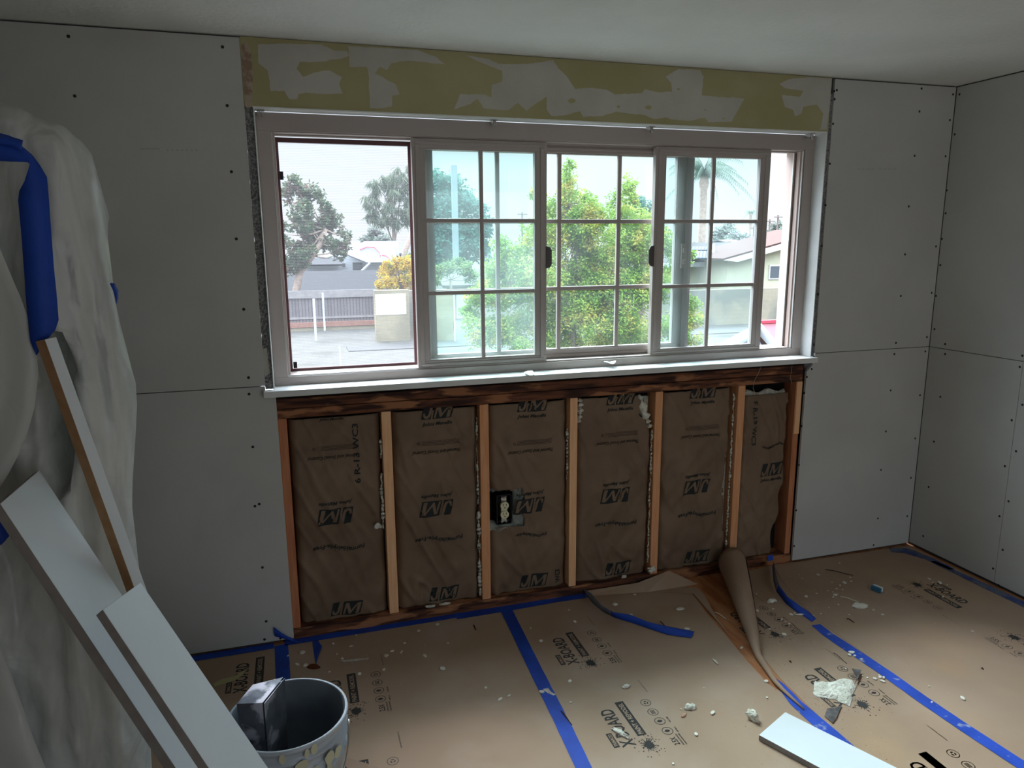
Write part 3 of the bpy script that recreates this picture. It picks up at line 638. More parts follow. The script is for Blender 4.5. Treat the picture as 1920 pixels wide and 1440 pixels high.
def logo(ox, oy, rot, par, seed, side=True, full=True):
    "ox,oy = foot of the X; text runs along +y when rot>0"
    fn = floor_fn(ox, oy, rot); hi_ = floor_fn(ox, oy, rot, .0010)
    if full:
        b = MB(); put_text(b, 'X-BOARD', fn, 0, -.022, .044, width=.190, shear=.0); b.build('printed_logo', [M_floorink], par)
        b = MB(); put_poly(b, [(.035, -.078), (.215, -.078), (.215, -.046), (.035, -.046)], fn, 0); put_text(b, 'PAINT + REMODEL', hi_, .041, -.070, .016, width=.165, mi=1); b.build('printed_banner', [M_floorink, M_paper], par)
        b = MB(); put_poly(b, [(.006, .030), (.075, .030), (.075, .050), (.006, .050)], fn, 0); put_text(b, 'TRIMACO', hi_, .011, .034, .011, width=.058, mi=1); b.build('printed_maker_name', [M_floorink, M_paper], par)
    b = MB(); splat(b, -.012, -.062, .034, fn, seed); b.build('printed_splatter', [M_floorink], par)
    if side:
        b = MB()
        for k, yy in enumerate((.183, .130, .081, .030)):
            put_ring(b, yy, -.150, .0185, .0022, fn, 0)
            if k == 0:
                for a in range(3): put_poly(b, [(yy + .009 * cos(a * 2.1 + t_), -.150 + .009 * sin(a * 2.1 + t_)) for t_ in (-.7, 0, .7)] + [(yy + .004 * cos(a * 2.1 + t_), -.150 + .004 * sin(a * 2.1 + t_)) for t_ in (.7, 0, -.7)], fn)
            elif k == 1:
                for q in range(3): put_poly(b, [(yy - .010, -.156 + q * .005), (yy + .010, -.156 + q * .005), (yy + .010, -.153 + q * .005), (yy - .010, -.153 + q * .005)], fn)
            else:
                put_poly(b, [(yy - .003, -.158), (yy + .003, -.158), (yy + .007, -.148), (yy, -.138), (yy - .007, -.148)], fn)
                put_text(b, ('WATER', 'SPILL') [k - 2], fn, yy - .016, -.184, .0055, width=.030)
        put_text(b, '2.5X', fn, -.040, -.158, .019, width=.038); put_text(b, 'THICKER & STRONGER', fn, -.046, -.170, .005, width=.055); put_text(b, 'THAN ROSIN PAPER', fn, -.046, -.180, .005, width=.055)
        b.build('printed_icons', [M_floorink2 if seed % 3 == 2 else M_floorink], par)
        b = MB(); put_text(b, 'FOLD ALONG THIS LINE TO FIT', fn, .235, -.186, .004, width=.078); b.build('printed_line', [M_floorink2], par)
for k in range(3):
    oyB = -.967 + .475 * (1 - k)
    logo(1.052, oyB, 1, SB, 3 + k)
for k in range(3): logo(.176, -.993 + .475 * (1 - k) + .475 * 0, 1, SA, 7 + k)
for k in range(1, 3): logo(1.845, -1.004 + .475 * (1 - k) , 1, SCp, 12 + k)
logo(1.845, -1.479, 1, SCp, 17); logo(1.845, -.529, 1, SCp, 19)
for k in range(3): logo(2.865, -.385 - .475 * k, -1, SD, 23 + 3 * k)
logo(-.15, -.30, 1, S0, 31, side=False)
# ---- rolled torn edge of the right paper sheet
def roll_part():
    A = [FL(1337, 1078), FL(1345, 1092)]
    rows = []; n = 26
    L0 = Vector((1.992, -.030, 0)); L1 = Vector((1.742, -.665, 0)); L2 = Vector((1.705, -.84, 0)); L3 = Vector((1.712, -.98, 0))
    ax = []
    for k in range(n + 1):
        t = k / n
        if t < .72: p = L0.lerp(L1, t / .72); r = .060 * (1 - t / .72) ** .85 + .014
        elif t < .9: p = L1.lerp(L2, (t - .72) / .18); r = .014 - .006 * (t - .72) / .18
        else: p = L2.lerp(L3, (t - .9) / .1); r = .008 - .005 * (t - .9) / .1
        ax.append((p, r))
    for (p, r) in ax:
        row = []
        for j in range(27):
            a = -.6 * pi + 2.35 * pi * j / 26; rr = r * (1 - .10 * j / 26)
            row.append(Vector((p.x + .055 * (r / .06) + rr * sin(-a) * 1.0 - .02, p.y + .1 * r * sin(a), ZP + .002 + r - rr * cos(a) * .97)))
        rows.append(row)
    b = MB(); b.grid(rows); return b.build('rolled_edge', M_roll, SCp, smooth=True, solid=.0008, label='stiff paper edge curled into a cone')
roll_part()
b = MB()
E_ = [FL(u, v, .010) for u, v in [(1098,1108),(1150,1098),(1205,1094)]]
b.add([FL(1098, 1118, .003), FL(1215, 1110, .003), FL(1300, 1113, .003), FL(1345, 1160, .004), FL(1372, 1196, .004), R(1310, 1096, 1, -.06), R(1254, 1070, 1, -.012), R(1195, 1093, 1, -.012), R(1098, 1108, 1, -.012)],
      [(0, 1, 7, 8), (1, 2, 5, 6), (1, 6, 7), (2, 3, 5), (2, 3, 4)])
b.build('lifted_corner', M_paper, SB, solid=.0009, label='torn corner of the sheet standing up against the wall')
# ---- tapes
def ribbon(name, ctr, wid, m, label, z=.0028, group=None, cat='tape', wob=.0015, th=.0004, parent=None):
    C = [Vector(p if len(p) == 3 else (p[0], p[1], z)) for p in ctr]; ws = wid if isinstance(wid, (list, tuple)) else [wid] * len(C)
    D = []; W_ = []
    for i in range(len(C) - 1):
        k = max(1, int((C[i + 1] - C[i]).length / .03))
        for j in range(k): D.append(C[i].lerp(C[i + 1], j / k)); W_.append(ws[i] + (ws[i + 1] - ws[i]) * j / k)
    D.append(C[-1]); W_.append(ws[-1]); L_ = []; Rr = []
    for i, p in enumerate(D):
        d = D[min(i + 1, len(D) - 1)] - D[max(i - 1, 0)]; d.z = 0; d.normalize(); nrm = Vector((-d.y, d.x, 0))
        wv = wob * noise.noise(Vector((p.x * 40, p.y * 40, 2)))
        L_.append(p + nrm * (W_[i] / 2 + wv)); Rr.append(p - nrm * (W_[i] / 2 + wv * .6))
    b = MB(); b.grid([L_, Rr]); return b.build(name, m, parent, label=label, cat=None if parent else cat, group=group, solid=th)
ribbon('masking_tape', [(.000, -.012), (.30, -.010), (.62, -.006), (.72, -.003)], .040, M_tape, 'blue masking tape along the foot of the open wall, left half')
b_ = ribbon('masking_tape', [(.70, -.014, .0034), (.95, -.008, .0034), (1.15, .000, .0034), (1.31, -.004, .0034)], [.050, .056, .054, .050], M_tape, 'blue masking tape along the foot of the open wall, right half')
ribbon('masking_tape', [(.922, -.022), (.914, -.20), (.902, -.45), (.888, -.80), (.876, -1.02), (.864, -1.35), (.86, -2.0)], .050, M_tape, 'long straight blue masking tape strip running from wall to front, left of the middle paper')
ribbon('masking_tape', [(-.012, -.022), (-.006, -.16), (.000, -.34), (.006, -.7)], .052, M_tape, 'short blue masking tape strip running behind the bucket')
ribbon('masking_tape', [(-1.5, -.024), (-.6, -.022), (-.30, -.020), (-.04, -.018)], .042, M_tape, 'blue masking tape along the foot of the left grey wall board')
b = MB(); b.add([FL(586, 1203, .003), FL(596, 1201, .003), FL(604, 1212, .012), FL(598, 1226, .008), FL(592, 1247, .003), FL(589, 1225, .003)], [range(6)])
b.build('masking_tape', M_tape, label='small pointed scrap of blue tape hanging off the strip, tip down', cat='tape', solid=.0004)
b = MB(); rows = []
for k in range(9):
    t = k / 8; a = R(513, 1175, 1, -.010).lerp(R(556, 1200, 1, -.014), t); c_ = R(515, 1193, 1, -.014).lerp(R(560, 1205, 1, -.040), t); a.y -= .012 * sin(pi * t); rows.append([a, a.lerp(c_, .5) + Vector((0, -.004, 0)), c_])
b.grid(rows); b.build('masking_tape', M_tape, label='folded blue tape end curling up at the left corner of the open wall', cat='tape', solid=.0004)
# peeled curl
def tape_curl(top, bot, m, label, back=None, name='masking_tape'):
    rows = [[a, a.lerp(c_, .5), c_] for a, c_ in zip(top, bot)]
    # refine
    out = []
    for i in range(len(rows) - 1):
        for j in range(4): out.append([p.lerp(q, j / 4) for p, q in zip(rows[i], rows[i + 1])])
    out.append(rows[-1]); b = MB(); b.grid(out)
    if back: b.mi = [back(i // 2) for i in range(len(b.f))]
    return b.build(name, [m, M_tapeback], label=label, cat='tape', smooth=True, solid=.0004)
def pp(L_): return [FL(u, v, z) for u, v, z in L_]
tape_curl(pp([(1093,1103,.045),(1108,1112,.050),(1128,1135,.045),(1150,1148,.040),(1180,1152,.035),(1215,1166,.030),(1250,1174,.024),(1302,1184,.012)]),
          pp([(1100,1118,.008),(1112,1132,.010),(1132,1148,.008),(1152,1158,.006),(1185,1168,.006),(1215,1178,.006),(1252,1190,.004),(1296,1196,.004)]), M_tape,
          'peeled blue tape lying twisted on the middle paper, loose end to the right', back=lambda i: 1 if i < 11 else 0)
tape_curl(pp([(1451,1052,.06),(1455,1075,.050),(1461,1098,.042),(1476,1118,.034),(1500,1136,.022),(1518,1148,.010),(1530,1160,.005)]),
          pp([(1448,1062,.01),(1450,1090,.008),(1456,1110,.006),(1474,1132,.004),(1494,1148,.003),(1508,1156,.003),(1522,1166,.003)]), M_tapeworn,
          'lifted blue tape bending away from the wall at the right end of the open wall', back=lambda i: 1 if i < 7 else 0)
T2 = [FL(1530, 1172), FL(1552, 1190), FL(1600, 1222), FL(1660, 1262), FL(1730, 1312), FL(1810, 1366), FL(1900, 1425)]
ribbon('masking_tape', [(p.x, p.y) for p in T2] + [(T2[-1].x + .03, T2[-1].y - .3)], [.040, .046, .050, .050, .050, .050, .050, .050], M_tapeworn, 'long dusty blue tape strip running from the wall to the lower right corner')
T3 = [FL(1446, 1268), FL(1464, 1285), FL(1492, 1318), FL(1530, 1352), FL(1575, 1390), FL(1600, 1412)]
ribbon('masking_tape', [(p.x, p.y) for p in T3], [.012, .030, .046, .052, .050, .048], M_tapeworn, 'dusty blue tape strip between the paper roll tip and the white board')
ribbon('masking_tape', [(2.98, -.03), (3.05, -.06), (3.085, -.16), (3.09, -.30)], [.05, .07, .055, .03], M_tapedust, 'crumpled dusty tape in the right corner of the room', wob=.008)
ribbon('masking_tape', [(3.075, -.20), (3.085, -.42), (3.095, -.70), (3.10, -1.1)], [.03, .045, .055, .05], M_tapedust, 'grey dusty tape strip along the foot of the right wall', wob=.004)
b = MB(); b.add([R(1393, 1090, 1, -.03), R(1406, 1094, 1, -.03), FL(1404, 1104, .003), FL(1399, 1106, .003)], [range(4)]); b.build('masking_tape', M_tapeback, label='tiny blue-grey tape scrap just right of the paper roll', cat='tape', solid=.0004)
b = MB(); b.add([R(1438, 1042, 1, .0), R(1449, 1040, 1, .0), R(1450, 1050, 1, -.004), R(1440, 1052, 1, -.004)], [range(4)]); b.build('masking_tape', M_tape, label='tiny bright blue tape scrap at the foot of the narrow last batt', cat='tape', solid=.0004)
# adhesive stain
b = MB(); b.prism([FL(588 + 12 * cos(a) * (1 + .2 * sin(3 * a)), 1250 + 5 * sin(a), .0019) for a in [k * pi / 9 for k in range(18)]], (0, 0, .0012)); b.build('glue_blob', mat('amber_glue', (.10, .03, .015), rough=.15), label='shiny dark brown glue blob under the pointed tape scrap', cat='glue')

# ------------------------------------------------------------------ boards
def board(top, bot, width_dir, wid, th, m, name, label, cat='board', edge=None, endm=None, nrm=None, group=None, skew=True):
    top, bot = Vector(top), Vector(bot); ax = (bot - top).normalized(); wd = Vector(width_dir); wd = (wd if skew else wd - ax * wd.dot(ax)).normalized(); nz = ax.cross(wd).normalized()
    if nz.z < 0: nz = -nz
    L_ = (bot - top).length / 2; b = MB(); b.obox((top + bot) / 2 - nz * th / 2, ax, wd, nz, L_, wid / 2, th / 2)
    if edge: b.mi = [0, 0, 0, 0, 0, 0]
    mats = [m] + ([edge] if edge else [])
    if edge:
        for k, f in enumerate(b.f):
            a, c_, d = [b.v[i] for i in f[:3]]; n_ = (c_ - a).cross(d - a).normalized()
            if abs(n_.dot(nz)) < .5: b.mi[k] = 1
    return b.build(name, mats, label=label, cat=cat, bevel=.0012, group=group)
def on_floor(u, v, z): return R(u, v, 2, z)
# lower left board: top end centre and a lower point from the photo, foot resting on the floor
def lean(uv_top, y_top, uv_mid, y_mid, zfoot=.02):
    a = R(*uv_top, 1, y_top); c_ = R(*uv_mid, 1, y_mid); t = (zfoot - a.z) / (c_.z - a.z); return a, a + (c_ - a) * t
a, f = lean((39, 911), -1.25, (390, 1440), -1.45)
print('A', a, f)
wdir = R(75, 880, 1, -1.17) - R(2, 943, 1, -1.33)
board(a, f, wdir, wdir.length, .019, M_board, 'trim_board', 'long wide white board leaning at lower left, its corner touching the left photo edge', 'board', edge=M_mdfgrey)
a, f = lean((230, 1116), -1.42, (450, 1440), -1.60)
print('B', a, f)
wdir = R(268, 1090, 1, -1.355) - R(197, 1141, 1, -1.485)
board(a, f, wdir, wdir.length, .016, M_board, 'trim_board', 'shorter white board on top, passing in front of the bucket', 'board', edge=M_mdfgrey)
a = R(86, 636, 1, -1.185); c_ = R(246, 1080, 1, -1.215); t = (.05 - a.z) / (c_.z - a.z); f = a + (c_ - a) * t
print('S', a, f)
ax = (f - a).normalized(); wd = Vector((1, 0, 0)); wd = (wd - ax * wd.dot(ax)).normalized(); nz = ax.cross(wd).normalized()
ru = (wd * .80 + nz * .60).normalized(); rn = ax.cross(ru).normalized()
b = MB(); b.obox((a + f) / 2, ax, ru, rn, (f - a).length / 2, .0135, .0125)
b.mi = [0] * 6
view = ((a + f) / 2 - CAM).normalized(); best = None
for k, q in enumerate(b.f):
    p0, p1, p2 = [b.v[i] for i in q[:3]]; n_ = (p1 - p0).cross(p2 - p0).normalized()
    b.mi[k] = 1 if (n_.x < -.2 or abs(n_.dot(ax)) > .8) else 0
b.build('trim_stick', [M_board, M_mdf], label='narrow stick, one white and one brown face, leaning from blue tape to the white boards', cat='trim stick', bevel=.001)
# board on the floor, lower right
A_ = Vector((1.458, -1.069, 0)); B_ = Vector((1.608, -.990, 0)); D_ = Vector((.424, -.905, 0)).normalized(); N_ = (B_ - A_).normalized(); N_ = (N_ - D_ * N_.dot(D_)).normalized()
b = MB(); b.obox((A_ + B_) / 2 + D_ * .5 + Vector((0, 0, .0125)), D_, N_, Vector((0, 0, 1)), .5, (B_ - A_).length / 2, .0095, 0)
for k, q in enumerate(b.f):
    p0, p1, p2 = [b.v[i] for i in q[:3]]; b.mi[k] = 0 if abs((p1 - p0).cross(p2 - p0).normalized().z) > .5 else 1
b.build('trim_board', [M_board, M_mdfgrey], label='white board lying flat on the floor at the lower right', cat='board', bevel=.0012)

# ------------------------------------------------------------------ plastic-wrapped furniture at the left
def lerp_tab(tab, x):
    if x <= tab[0][0]: return tab[0][1]
    for (a, p), (b_, q) in zip(tab, tab[1:]):
        if x <= b_: return p + (q - p) * (x - a) / (b_ - a)
    return tab[-1][1]
YD = -1.09
YE = YD + .07
sil = [(u, v) for u, v in [(195,400),(205,460),(212,520),(216,560),(226,610),(240,660),(256,715),(258,760),(254,820),(250,900),(249,950),(256,1020),(262,1080),(268,1180),(276,1290),(286,1440)]]
XRT = sorted([(R(u, v, 1, YE).z, R(u, v, 1, YE).x) for u, v in sil]); XRT = [(0, XRT[0][1] + .03)] + XRT
XC = lerp_tab(XRT, 1.63)
ZTOP = sorted([(R(u, v, 1, YE).x, R(u, v, 1, YE).z) for u, v in ((0,192),(40,205),(70,220),(95,232),(130,242),(158,270),(185,310))] + [(-1.3, 1.86), (-.62, 1.86), (XC, 1.63)])
def fold(x, z):
    f = 0
    t_ = 1.84 - z
    # pleats fanning out from the shoulder
    for cx, sl, w_, a_ in ((-.262, .012, .009, .052), (-.285, -.030, .010, .040), (-.305, -.060, .014, .034), (-.340, -.03, .014, .026), (-.243, .036, .008, .036), (-.232, .005, .006, .022), (-.385, -.03, .02, .034), (-.46, .02, .022, .034), (-.55, 0, .035, .03), (-.64, .02, .04, .03), (-.8, 0, .05, .03)):
        c_ = cx + sl * t_ + .012 * noise.noise(Vector((cx * 9, z * 2.2, 0))); d = abs(x - c_) / (w_ * (1 + .9 * t_))
        if d < 2: f += a_ * math.exp(-d * d * 1.6) * min(1, t_ * 2.2 + .15) * (.75 + .5 * noise.noise(Vector((cx * 20, z * 3, 3))))
    f += .020 * noise.noise(Vector((x * 7 + z * 1.5, z * 2.2, 4))) + .008 * noise.noise(Vector((x * 26, z * 8, 7))) + .005 * noise.noise(Vector((x * 40 + z * 12, z * 16, 1)))
    f += min(1, max(0, (1.15 - z) / .3)) * (.030 * abs(sin(x * 17 + 1.3 * noise.noise(Vector((x * 3, z * 1.4, 6))) + z * 1.6)) ** 2 + .016 * noise.noise(Vector((x * 14 + z * 5, z * 3, 8))))
    # deep dark opening between the layers
    zc = (z - 1.23) / .18
    if abs(zc) < 1:
        c_ = -.372 + .015 * (z - 1.0) / .3; w_ = .030 * (1 - zc * zc) ** .5 + .001; d = abs(x - c_) / w_
        if d < 1: f -= .16 * (1 - d * d) ** .5
    return f
rows = []; NX, NZ = 90, 130
for r in range(NZ + 1):
    t_ = r / NZ; row = []
    for c in range(NX + 1):
        s_ = c / NX
        # z of this row for this column
        xt = -1.3 + (XC + 1.3) * s_; z_top = lerp_tab(ZTOP, xt)
        z = z_top * (1 - t_); xr_ = lerp_tab(XRT, z) if z < 1.63 else XC
        x = -1.3 + (xr_ + 1.3) * s_
        e = max(0, (s_ - .93) / .07); y = YD + .07 * (1 - sqrt(max(0, 1 - e * e)))
        tt = max(0, 1 - (z_top - z) / .06); y += .05 * tt * tt
        y -= 1.5 * fold(x, z) * (1 - e * .8)
        row.append(Vector((x, y, max(z, .003))))
    # side going back
    for k in range(1, 9):
        q = row[NX]; row.append(Vector((q.x - .13 * k / 8 + .008 * noise.noise(Vector((k * .8, q.z * 6, 2))), q.y + .36 * k / 8, q.z)))
    rows.append(row)
top = [Vector((p.x - .10 * j / NX, p.y + .36 * (1 if j <= NX else 0) * 1.0, p.z + .0)) for j, p in enumerate(rows[0])]
bz = lambda j: max(0, min(1, (NX - 6 - j) / 10))
top = [p if j <= NX - 1 else rows[0][j] + Vector((0, .0, 0)) for j, p in enumerate(top)]
midr = [p.lerp(q, .35) + Vector((0, 0, .018 * bz(j))) for j, (p, q) in enumerate(zip(rows[0], top))]; midr2 = [p.lerp(q, .7) + Vector((0, 0, .014 * bz(j))) for j, (p, q) in enumerate(zip(rows[0], top))]
SH = thing('plastic_covered_furniture', (-.75, -.95, 0), 'tall piece of furniture wrapped in white plastic sheeting at the left edge', 'covered furniture')
MB().box(-1.25, -.44, -1.00, -.78, .002, 1.70).build('cabinet', mat('wrapped_grey_cabinet', (.20, .20, .18), rough=.7), SH)
b = MB(); b.grid([top, midr2, midr] + rows); b.build('plastic_sheeting', M_sheet, SH, smooth=True, solid=.0006)
# loose flap in front, its right edge following the photo
fe = [(-20,420),(0,470),(22,520),(40,560),(58,610),(68,655),(72,700),(66,760),(52,810),(36,850),(18,885),(0,915),(-30,960)]
rows = []
for k, (u, v) in enumerate(fe):
    for q in range(4 if k < len(fe) - 1 else 1):
        u2, v2 = (u, v) if k == len(fe) - 1 else (u + (fe[k + 1][0] - u) * q / 4, v + (fe[k + 1][1] - v) * q / 4)
        p = R(u2, v2, 1, -1.175); rows.append([Vector((p.x - .55 * j / 24, p.y + .03 * (j / 24) - .02 * sin(j * .55 + p.z * 3) * min(1, j / 4) - .01 * noise.noise(Vector((j * .5, p.z * 6, 3))), p.z + .05 * j / 24)) for j in range(25)])
MB().grid(rows).build('loose_flap', M_sheet2, SH, smooth=True, solid=.0006, label='loose upper flap of the plastic sheeting')
rows = []
for k in range(34):
    t_ = k / 33; p = R(-6, 1195, 1, -1.20).lerp(R(62, 1445, 1, -1.20), min(1, t_ * 1.15)); p.z = p.z if t_ < .87 else p.z; z = max(.003, R(-6, 1195, 1, -1.20).z * (1 - t_) + .003)
    x_e = R(-6, 1195, 1, -1.2).x + (R(-6, 1195, 1, -1.2).z - z) * .19
    rows.append([Vector((x_e - .62 * j / 24, -1.20 - .05 * t_ - .022 * sin(j * .6 + z * 4) * min(1, j / 3) - .012 * noise.noise(Vector((j * .5, z * 8, 9))), z + .06 * (j / 24) * (1 - t_))) for j in range(25)])
MB().grid(rows).build('lower_flap', M_sheet2, SH, smooth=True, solid=.0006, label='lower loose flap of the plastic sheeting')
# tape on the sheeting
def surf(u, v, off=.012):
    p = R(u, v, 1, YD)
    for _ in range(3):
        y = YD - fold(p.x, p.z) - off; p = R(u, v, 1, y)
    return p
def tape_on(L_, label, par=SH, name='blue_tape', off=.010):
    rw = []
    for i in range(len(L_) - 1):
        for j in range(5):
            t_ = j / 5; a = [L_[i][k] + (L_[i + 1][k] - L_[i][k]) * t_ for k in range(4)]
            p = R(a[0], a[1], 1, -1.150 - off); q = R(a[2], a[3], 1, -1.160 - off); rw.append([p, p.lerp(q, .5) + Vector((0, -.004, 0)), q])
    a = L_[-1]; p = R(a[0], a[1], 1, -1.15 - off); q = R(a[2], a[3], 1, -1.16 - off); rw.append([p, p.lerp(q, .5), q])
    return MB().grid(rw).build(name, M_tape, par, smooth=True, solid=.0006, label=label)
tape_on([(-20,248,-22,300),(2,250,0,302),(20,255,18,303),(42,275,52,304),(60,290,56,308),(75,310,46,340),(88,332,36,358),(90,350,34,375),(95,420,40,440),(101,500,46,520),(107,560,50,575),(110,600,54,615),(104,618,57,640),(84,642,62,652),(70,664,68,666)], 'long strip of blue tape hooked over and hanging down', off=.025)
tape_on([(-10,252,-10,268),(20,256,18,272),(43,263,40,282)], 'blue tape end folded over the top', off=.031)
tape_on([(209,530,206,532),(215,532,212,545),(222,545,216,560),(222,560,217,566),(219,569,218,570)], 'small blue tape tab at the right edge', off=-.075)
tape_on([(-12,958,-12,1020),(4,974,2,1022),(18,1004,8,1016)], 'blue tape scrap by the photo edge', off=.06)

# ------------------------------------------------------------------ bucket
BC = Vector((.040, -1.014, 0))
BK = thing('bucket', BC, 'grey plastic bucket with dried paint drips, holding a metal trough', 'bucket')
out = [(.0001, .004), (.128, .004), (.131, .008), (.1335, .10), (.137, .20), (.1395, .262), (.146, .265), (.1465, .270), (.1405, .273), (.1410, .292), (.1475, .295), (.148, .300), (.1420, .303), (.1430, .322), (.1500, .325), (.1505, .331), (.1435, .334), (.1445, .356), (.1520, .358), (.1535, .364), (.1525, .370), (.1470, .3705)]
inn = [(.1440, .369), (.1395, .30), (.134, .20), (.127, .012), (.0001, .010)]
MB().lathe(BC, out, 64).build('pail_body', M_bucket, BK, smooth=True, bevel=0)
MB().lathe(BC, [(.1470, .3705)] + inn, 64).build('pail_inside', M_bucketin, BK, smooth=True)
b = MB(); b.tube([BC + Vector((.153 * cos(a), .153 * sin(a), .318 - .13 * sin((a + 2.6) / 2.6 * pi) )) for a in [-2.6 + 2.6 * k / 24 for k in range(25)]], .0022, 8); b.build('wire_handle', M_metal, BK, smooth=True)
rd = random.Random(4); M_drip = mat('dried_cream_paint', (.52, .50, .34), rough=.8)
for k in range(48):
    a = -2.75 + 2.2 * rd.random(); z = .355 - .19 * rd.random() ** 1.3; ww = .004 + .014 * rd.random(); hh = .005 + .013 * rd.random(); rr = .1495 - .03 * (.355 - z)
    if z > .30: rr = .1525
    n_ = 9; P = [BC + Vector(((rr + .0022) * cos(a + ww / .15 * cos(q * 2 * pi / n_) * (.7 + .5 * rd.random())), (rr + .0022) * sin(a + ww / .15 * cos(q * 2 * pi / n_)), z + hh * sin(q * 2 * pi / n_))) for q in range(n_)]
    MB().add(P, [list(range(n_))]).build('paint_drip', M_drip, BK)
# metal trough standing in the bucket
PAN = thing('mud_pan', (-.03, -.98, .012), 'worn metal trough standing on end inside the grey bucket', 'trough')
Z1, Z0 = .425, .03
q = [R(444, 1320, 2, Z1), R(474, 1284, 2, Z1), R(531, 1270, 2, Z1), R(492, 1318, 2, Z1)]
cen = sum(q, Vector()) / 4
def inw(p, z, k=.80): o = Vector((cen.x + (p.x - cen.x) * k, cen.y + (p.y - cen.y) * k, z)); return o
b = MB()
q0 = [inw(p, Z0) for p in q]
for i_, j_ in ((0, 1), (3, 0)): b.add([q[i_], q[j_], q0[j_], q0[i_]], [(0, 1, 2, 3)])
b.build('pan_wall', M_steel, PAN, solid=.0012)
MB().add([q[0], q[1], q[2], q[3]], [(0, 1, 2, 3)]).build('pan_end', M_steel, PAN, solid=.0012)
e_ = [q[3] + Vector((.004, .002, -.004)), q[2] + Vector((.004, .002, -.004))]
MB().add([e_[0], e_[1], inw(e_[1], Z0), inw(e_[0], Z0)], [(0, 1, 2, 3)]).build('pan_side', M_steel, PAN, solid=.0012)

# ------------------------------------------------------------------ scraps and rubble
def blob(c, sx_, sy_, sz_, seed, m, name, label, cat, rot=0, rough_=.35, group=None, n=(10, 16)):
    b = MB(); rows = []
    for i in range(n[0] + 1):
        th = pi * i / n[0]; row = []
        for j in range(n[1] + 1):
            ph = 2 * pi * (j % n[1]) / n[1]; d = Vector((sin(th) * cos(ph), sin(th) * sin(ph), cos(th)))
            k = 1 + rough_ * noise.noise(d * 1.7 + Vector((seed, 0, 0))) * 1.6 + rough_ * .7 * noise.noise(d * 4.5 + Vector((0, seed, 0)))
            p = Vector((d.x * sx_ * k, d.y * sy_ * k, max(d.z, -.55) * sz_ * k)); p.rotate(Matrix.Rotation(rot, 3, 'Z')); row.append(p + Vector(c) + Vector((0, 0, sz_ * .5)))
        rows.append(row)
    b.grid(rows); return b.build(name, m, label=label, cat=cat, smooth=True, group=group)
def fb_(u, v, s_, sy_, sz_, seed, m, name, label, cat, rot=0, **k):
    p = FL(u, v, .002); return blob(p, s_, sy_, sz_, seed, m, name, label, cat, rot, **k)
IC = 'insulation tuft'
# big chunk with dark facing
for pts, z0_, nm in (([(1545,1355),(1551,1330),(1578,1324),(1563,1356)], .006, 'lower left'), ([(1597,1255),(1614,1257),(1603,1272)], .010, 'upper right')): pass
b = MB(); b.prism([FL(u, v, .004) for u, v in [(1546,1343),(1551,1329),(1566,1328),(1578,1323),(1568,1347),(1561,1356)]], (0, 0, .0022)); b.mi = [0, 0] + [1] * (len(b.f) - 2)
b.build('facing_shard', [M_shard, M_shardedge], label='dark backed shard with orange edge sticking out below the big white insulation tuft', cat='shard')
b = MB(); b.prism([FL(u, v, .012) for u, v in [(1597,1254),(1615,1257),(1610,1270),(1602,1284),(1606,1271)]], (0, 0, .0022)); b.mi = [0, 0] + [1] * (len(b.f) - 2)
b.build('facing_shard', [M_shard, M_shardedge], label='dark triangular shard with orange edge above the big white insulation tuft', cat='shard')
b = MB(); rows = []
outl = [(1527,1278),(1540,1281),(1560,1280),(1582,1272),(1598,1276),(1606,1290),(1602,1297),(1596,1304),(1600,1312),(1592,1325),(1580,1320),(1565,1312),(1548,1310),(1530,1306),(1524,1300),(1526,1288)]
cen_ = FL(1565, 1296)
for k in range(7):
    t_ = k / 6; row = []
    for j in range(len(outl) * 3 + 1):
        jj = (j // 3) % len(outl); p = FL(*outl[jj]).lerp(FL(*outl[(jj + 1) % len(outl)]), (j % 3) / 3); q_ = cen_.lerp(p, 1 - t_ * .98)
        q_ += Vector((.004 * noise.noise(q_ * 60), .004 * noise.noise(q_ * 55 + Vector((3, 0, 0))), 0))
        q_.z = .003 + .016 * (1 - (1 - t_) ** 4) * (.75 + .8 * noise.noise(q_ * 40)); row.append(q_)
    rows.append(row)
MB().grid(rows).build('insulation_tuft', M_fluff, label='big flat white insulation tuft lying over the printed paper at lower right', cat=IC, smooth=True)
fb_(1411, 1349, .016, .022, .020, 3, M_fluff, 'insulation_tuft', 'upright cream insulation tuft left of the white floor board', IC, rot=.3)
fb_(1294, 1327, .020, .014, .008, 5, M_fluff, 'insulation_tuft', 'small flat cream tuft in the middle of the lit floor', IC)
fb_(1162, 1375, .010, .032, .006, 6, M_fluff, 'insulation_tuft', 'thin white tuft lying across the nearest printed X logo', IC, rot=.5)
fb_(1174, 1288, .016, .008, .005, 8, M_fluff, 'insulation_tuft', 'small white tuft on the shadow line of the middle paper', IC, rot=.2)
fb_(1447, 1128, .024, .014, .009, 9, M_fluff, 'insulation_tuft', 'white puff right of the paper roll, below the blue scrap', IC)
fb_(1612, 1137, .034, .022, .008, 11, M_chip, 'plaster_lump', 'flat beige plaster lump with a thin stick beside it', 'plaster', rot=-.3)
fb_(1153, 1134, .012, .010, .005, 13, M_chip, 'plaster_lump', 'little cream lump above the curled tape', 'plaster')
fb_(1275, 1142, .020, .012, .003, 14, M_fluff, 'insulation_tuft', 'scrap of white fluff on the middle paper near its torn edge', IC)
fb_(1282, 1342, .014, .006, .003, 15, mat('peach_chip', (.50, .30, .20), rough=.9), 'paint_chip', 'peach coloured chip beside the small cream tuft', 'chip', rot=.5)
fb_(1508, 1153, .034, .007, .003, 16, M_chip, 'paint_curl', 'long white paint curl lying across the broken blue tape', 'paint curl', rot=-.35)
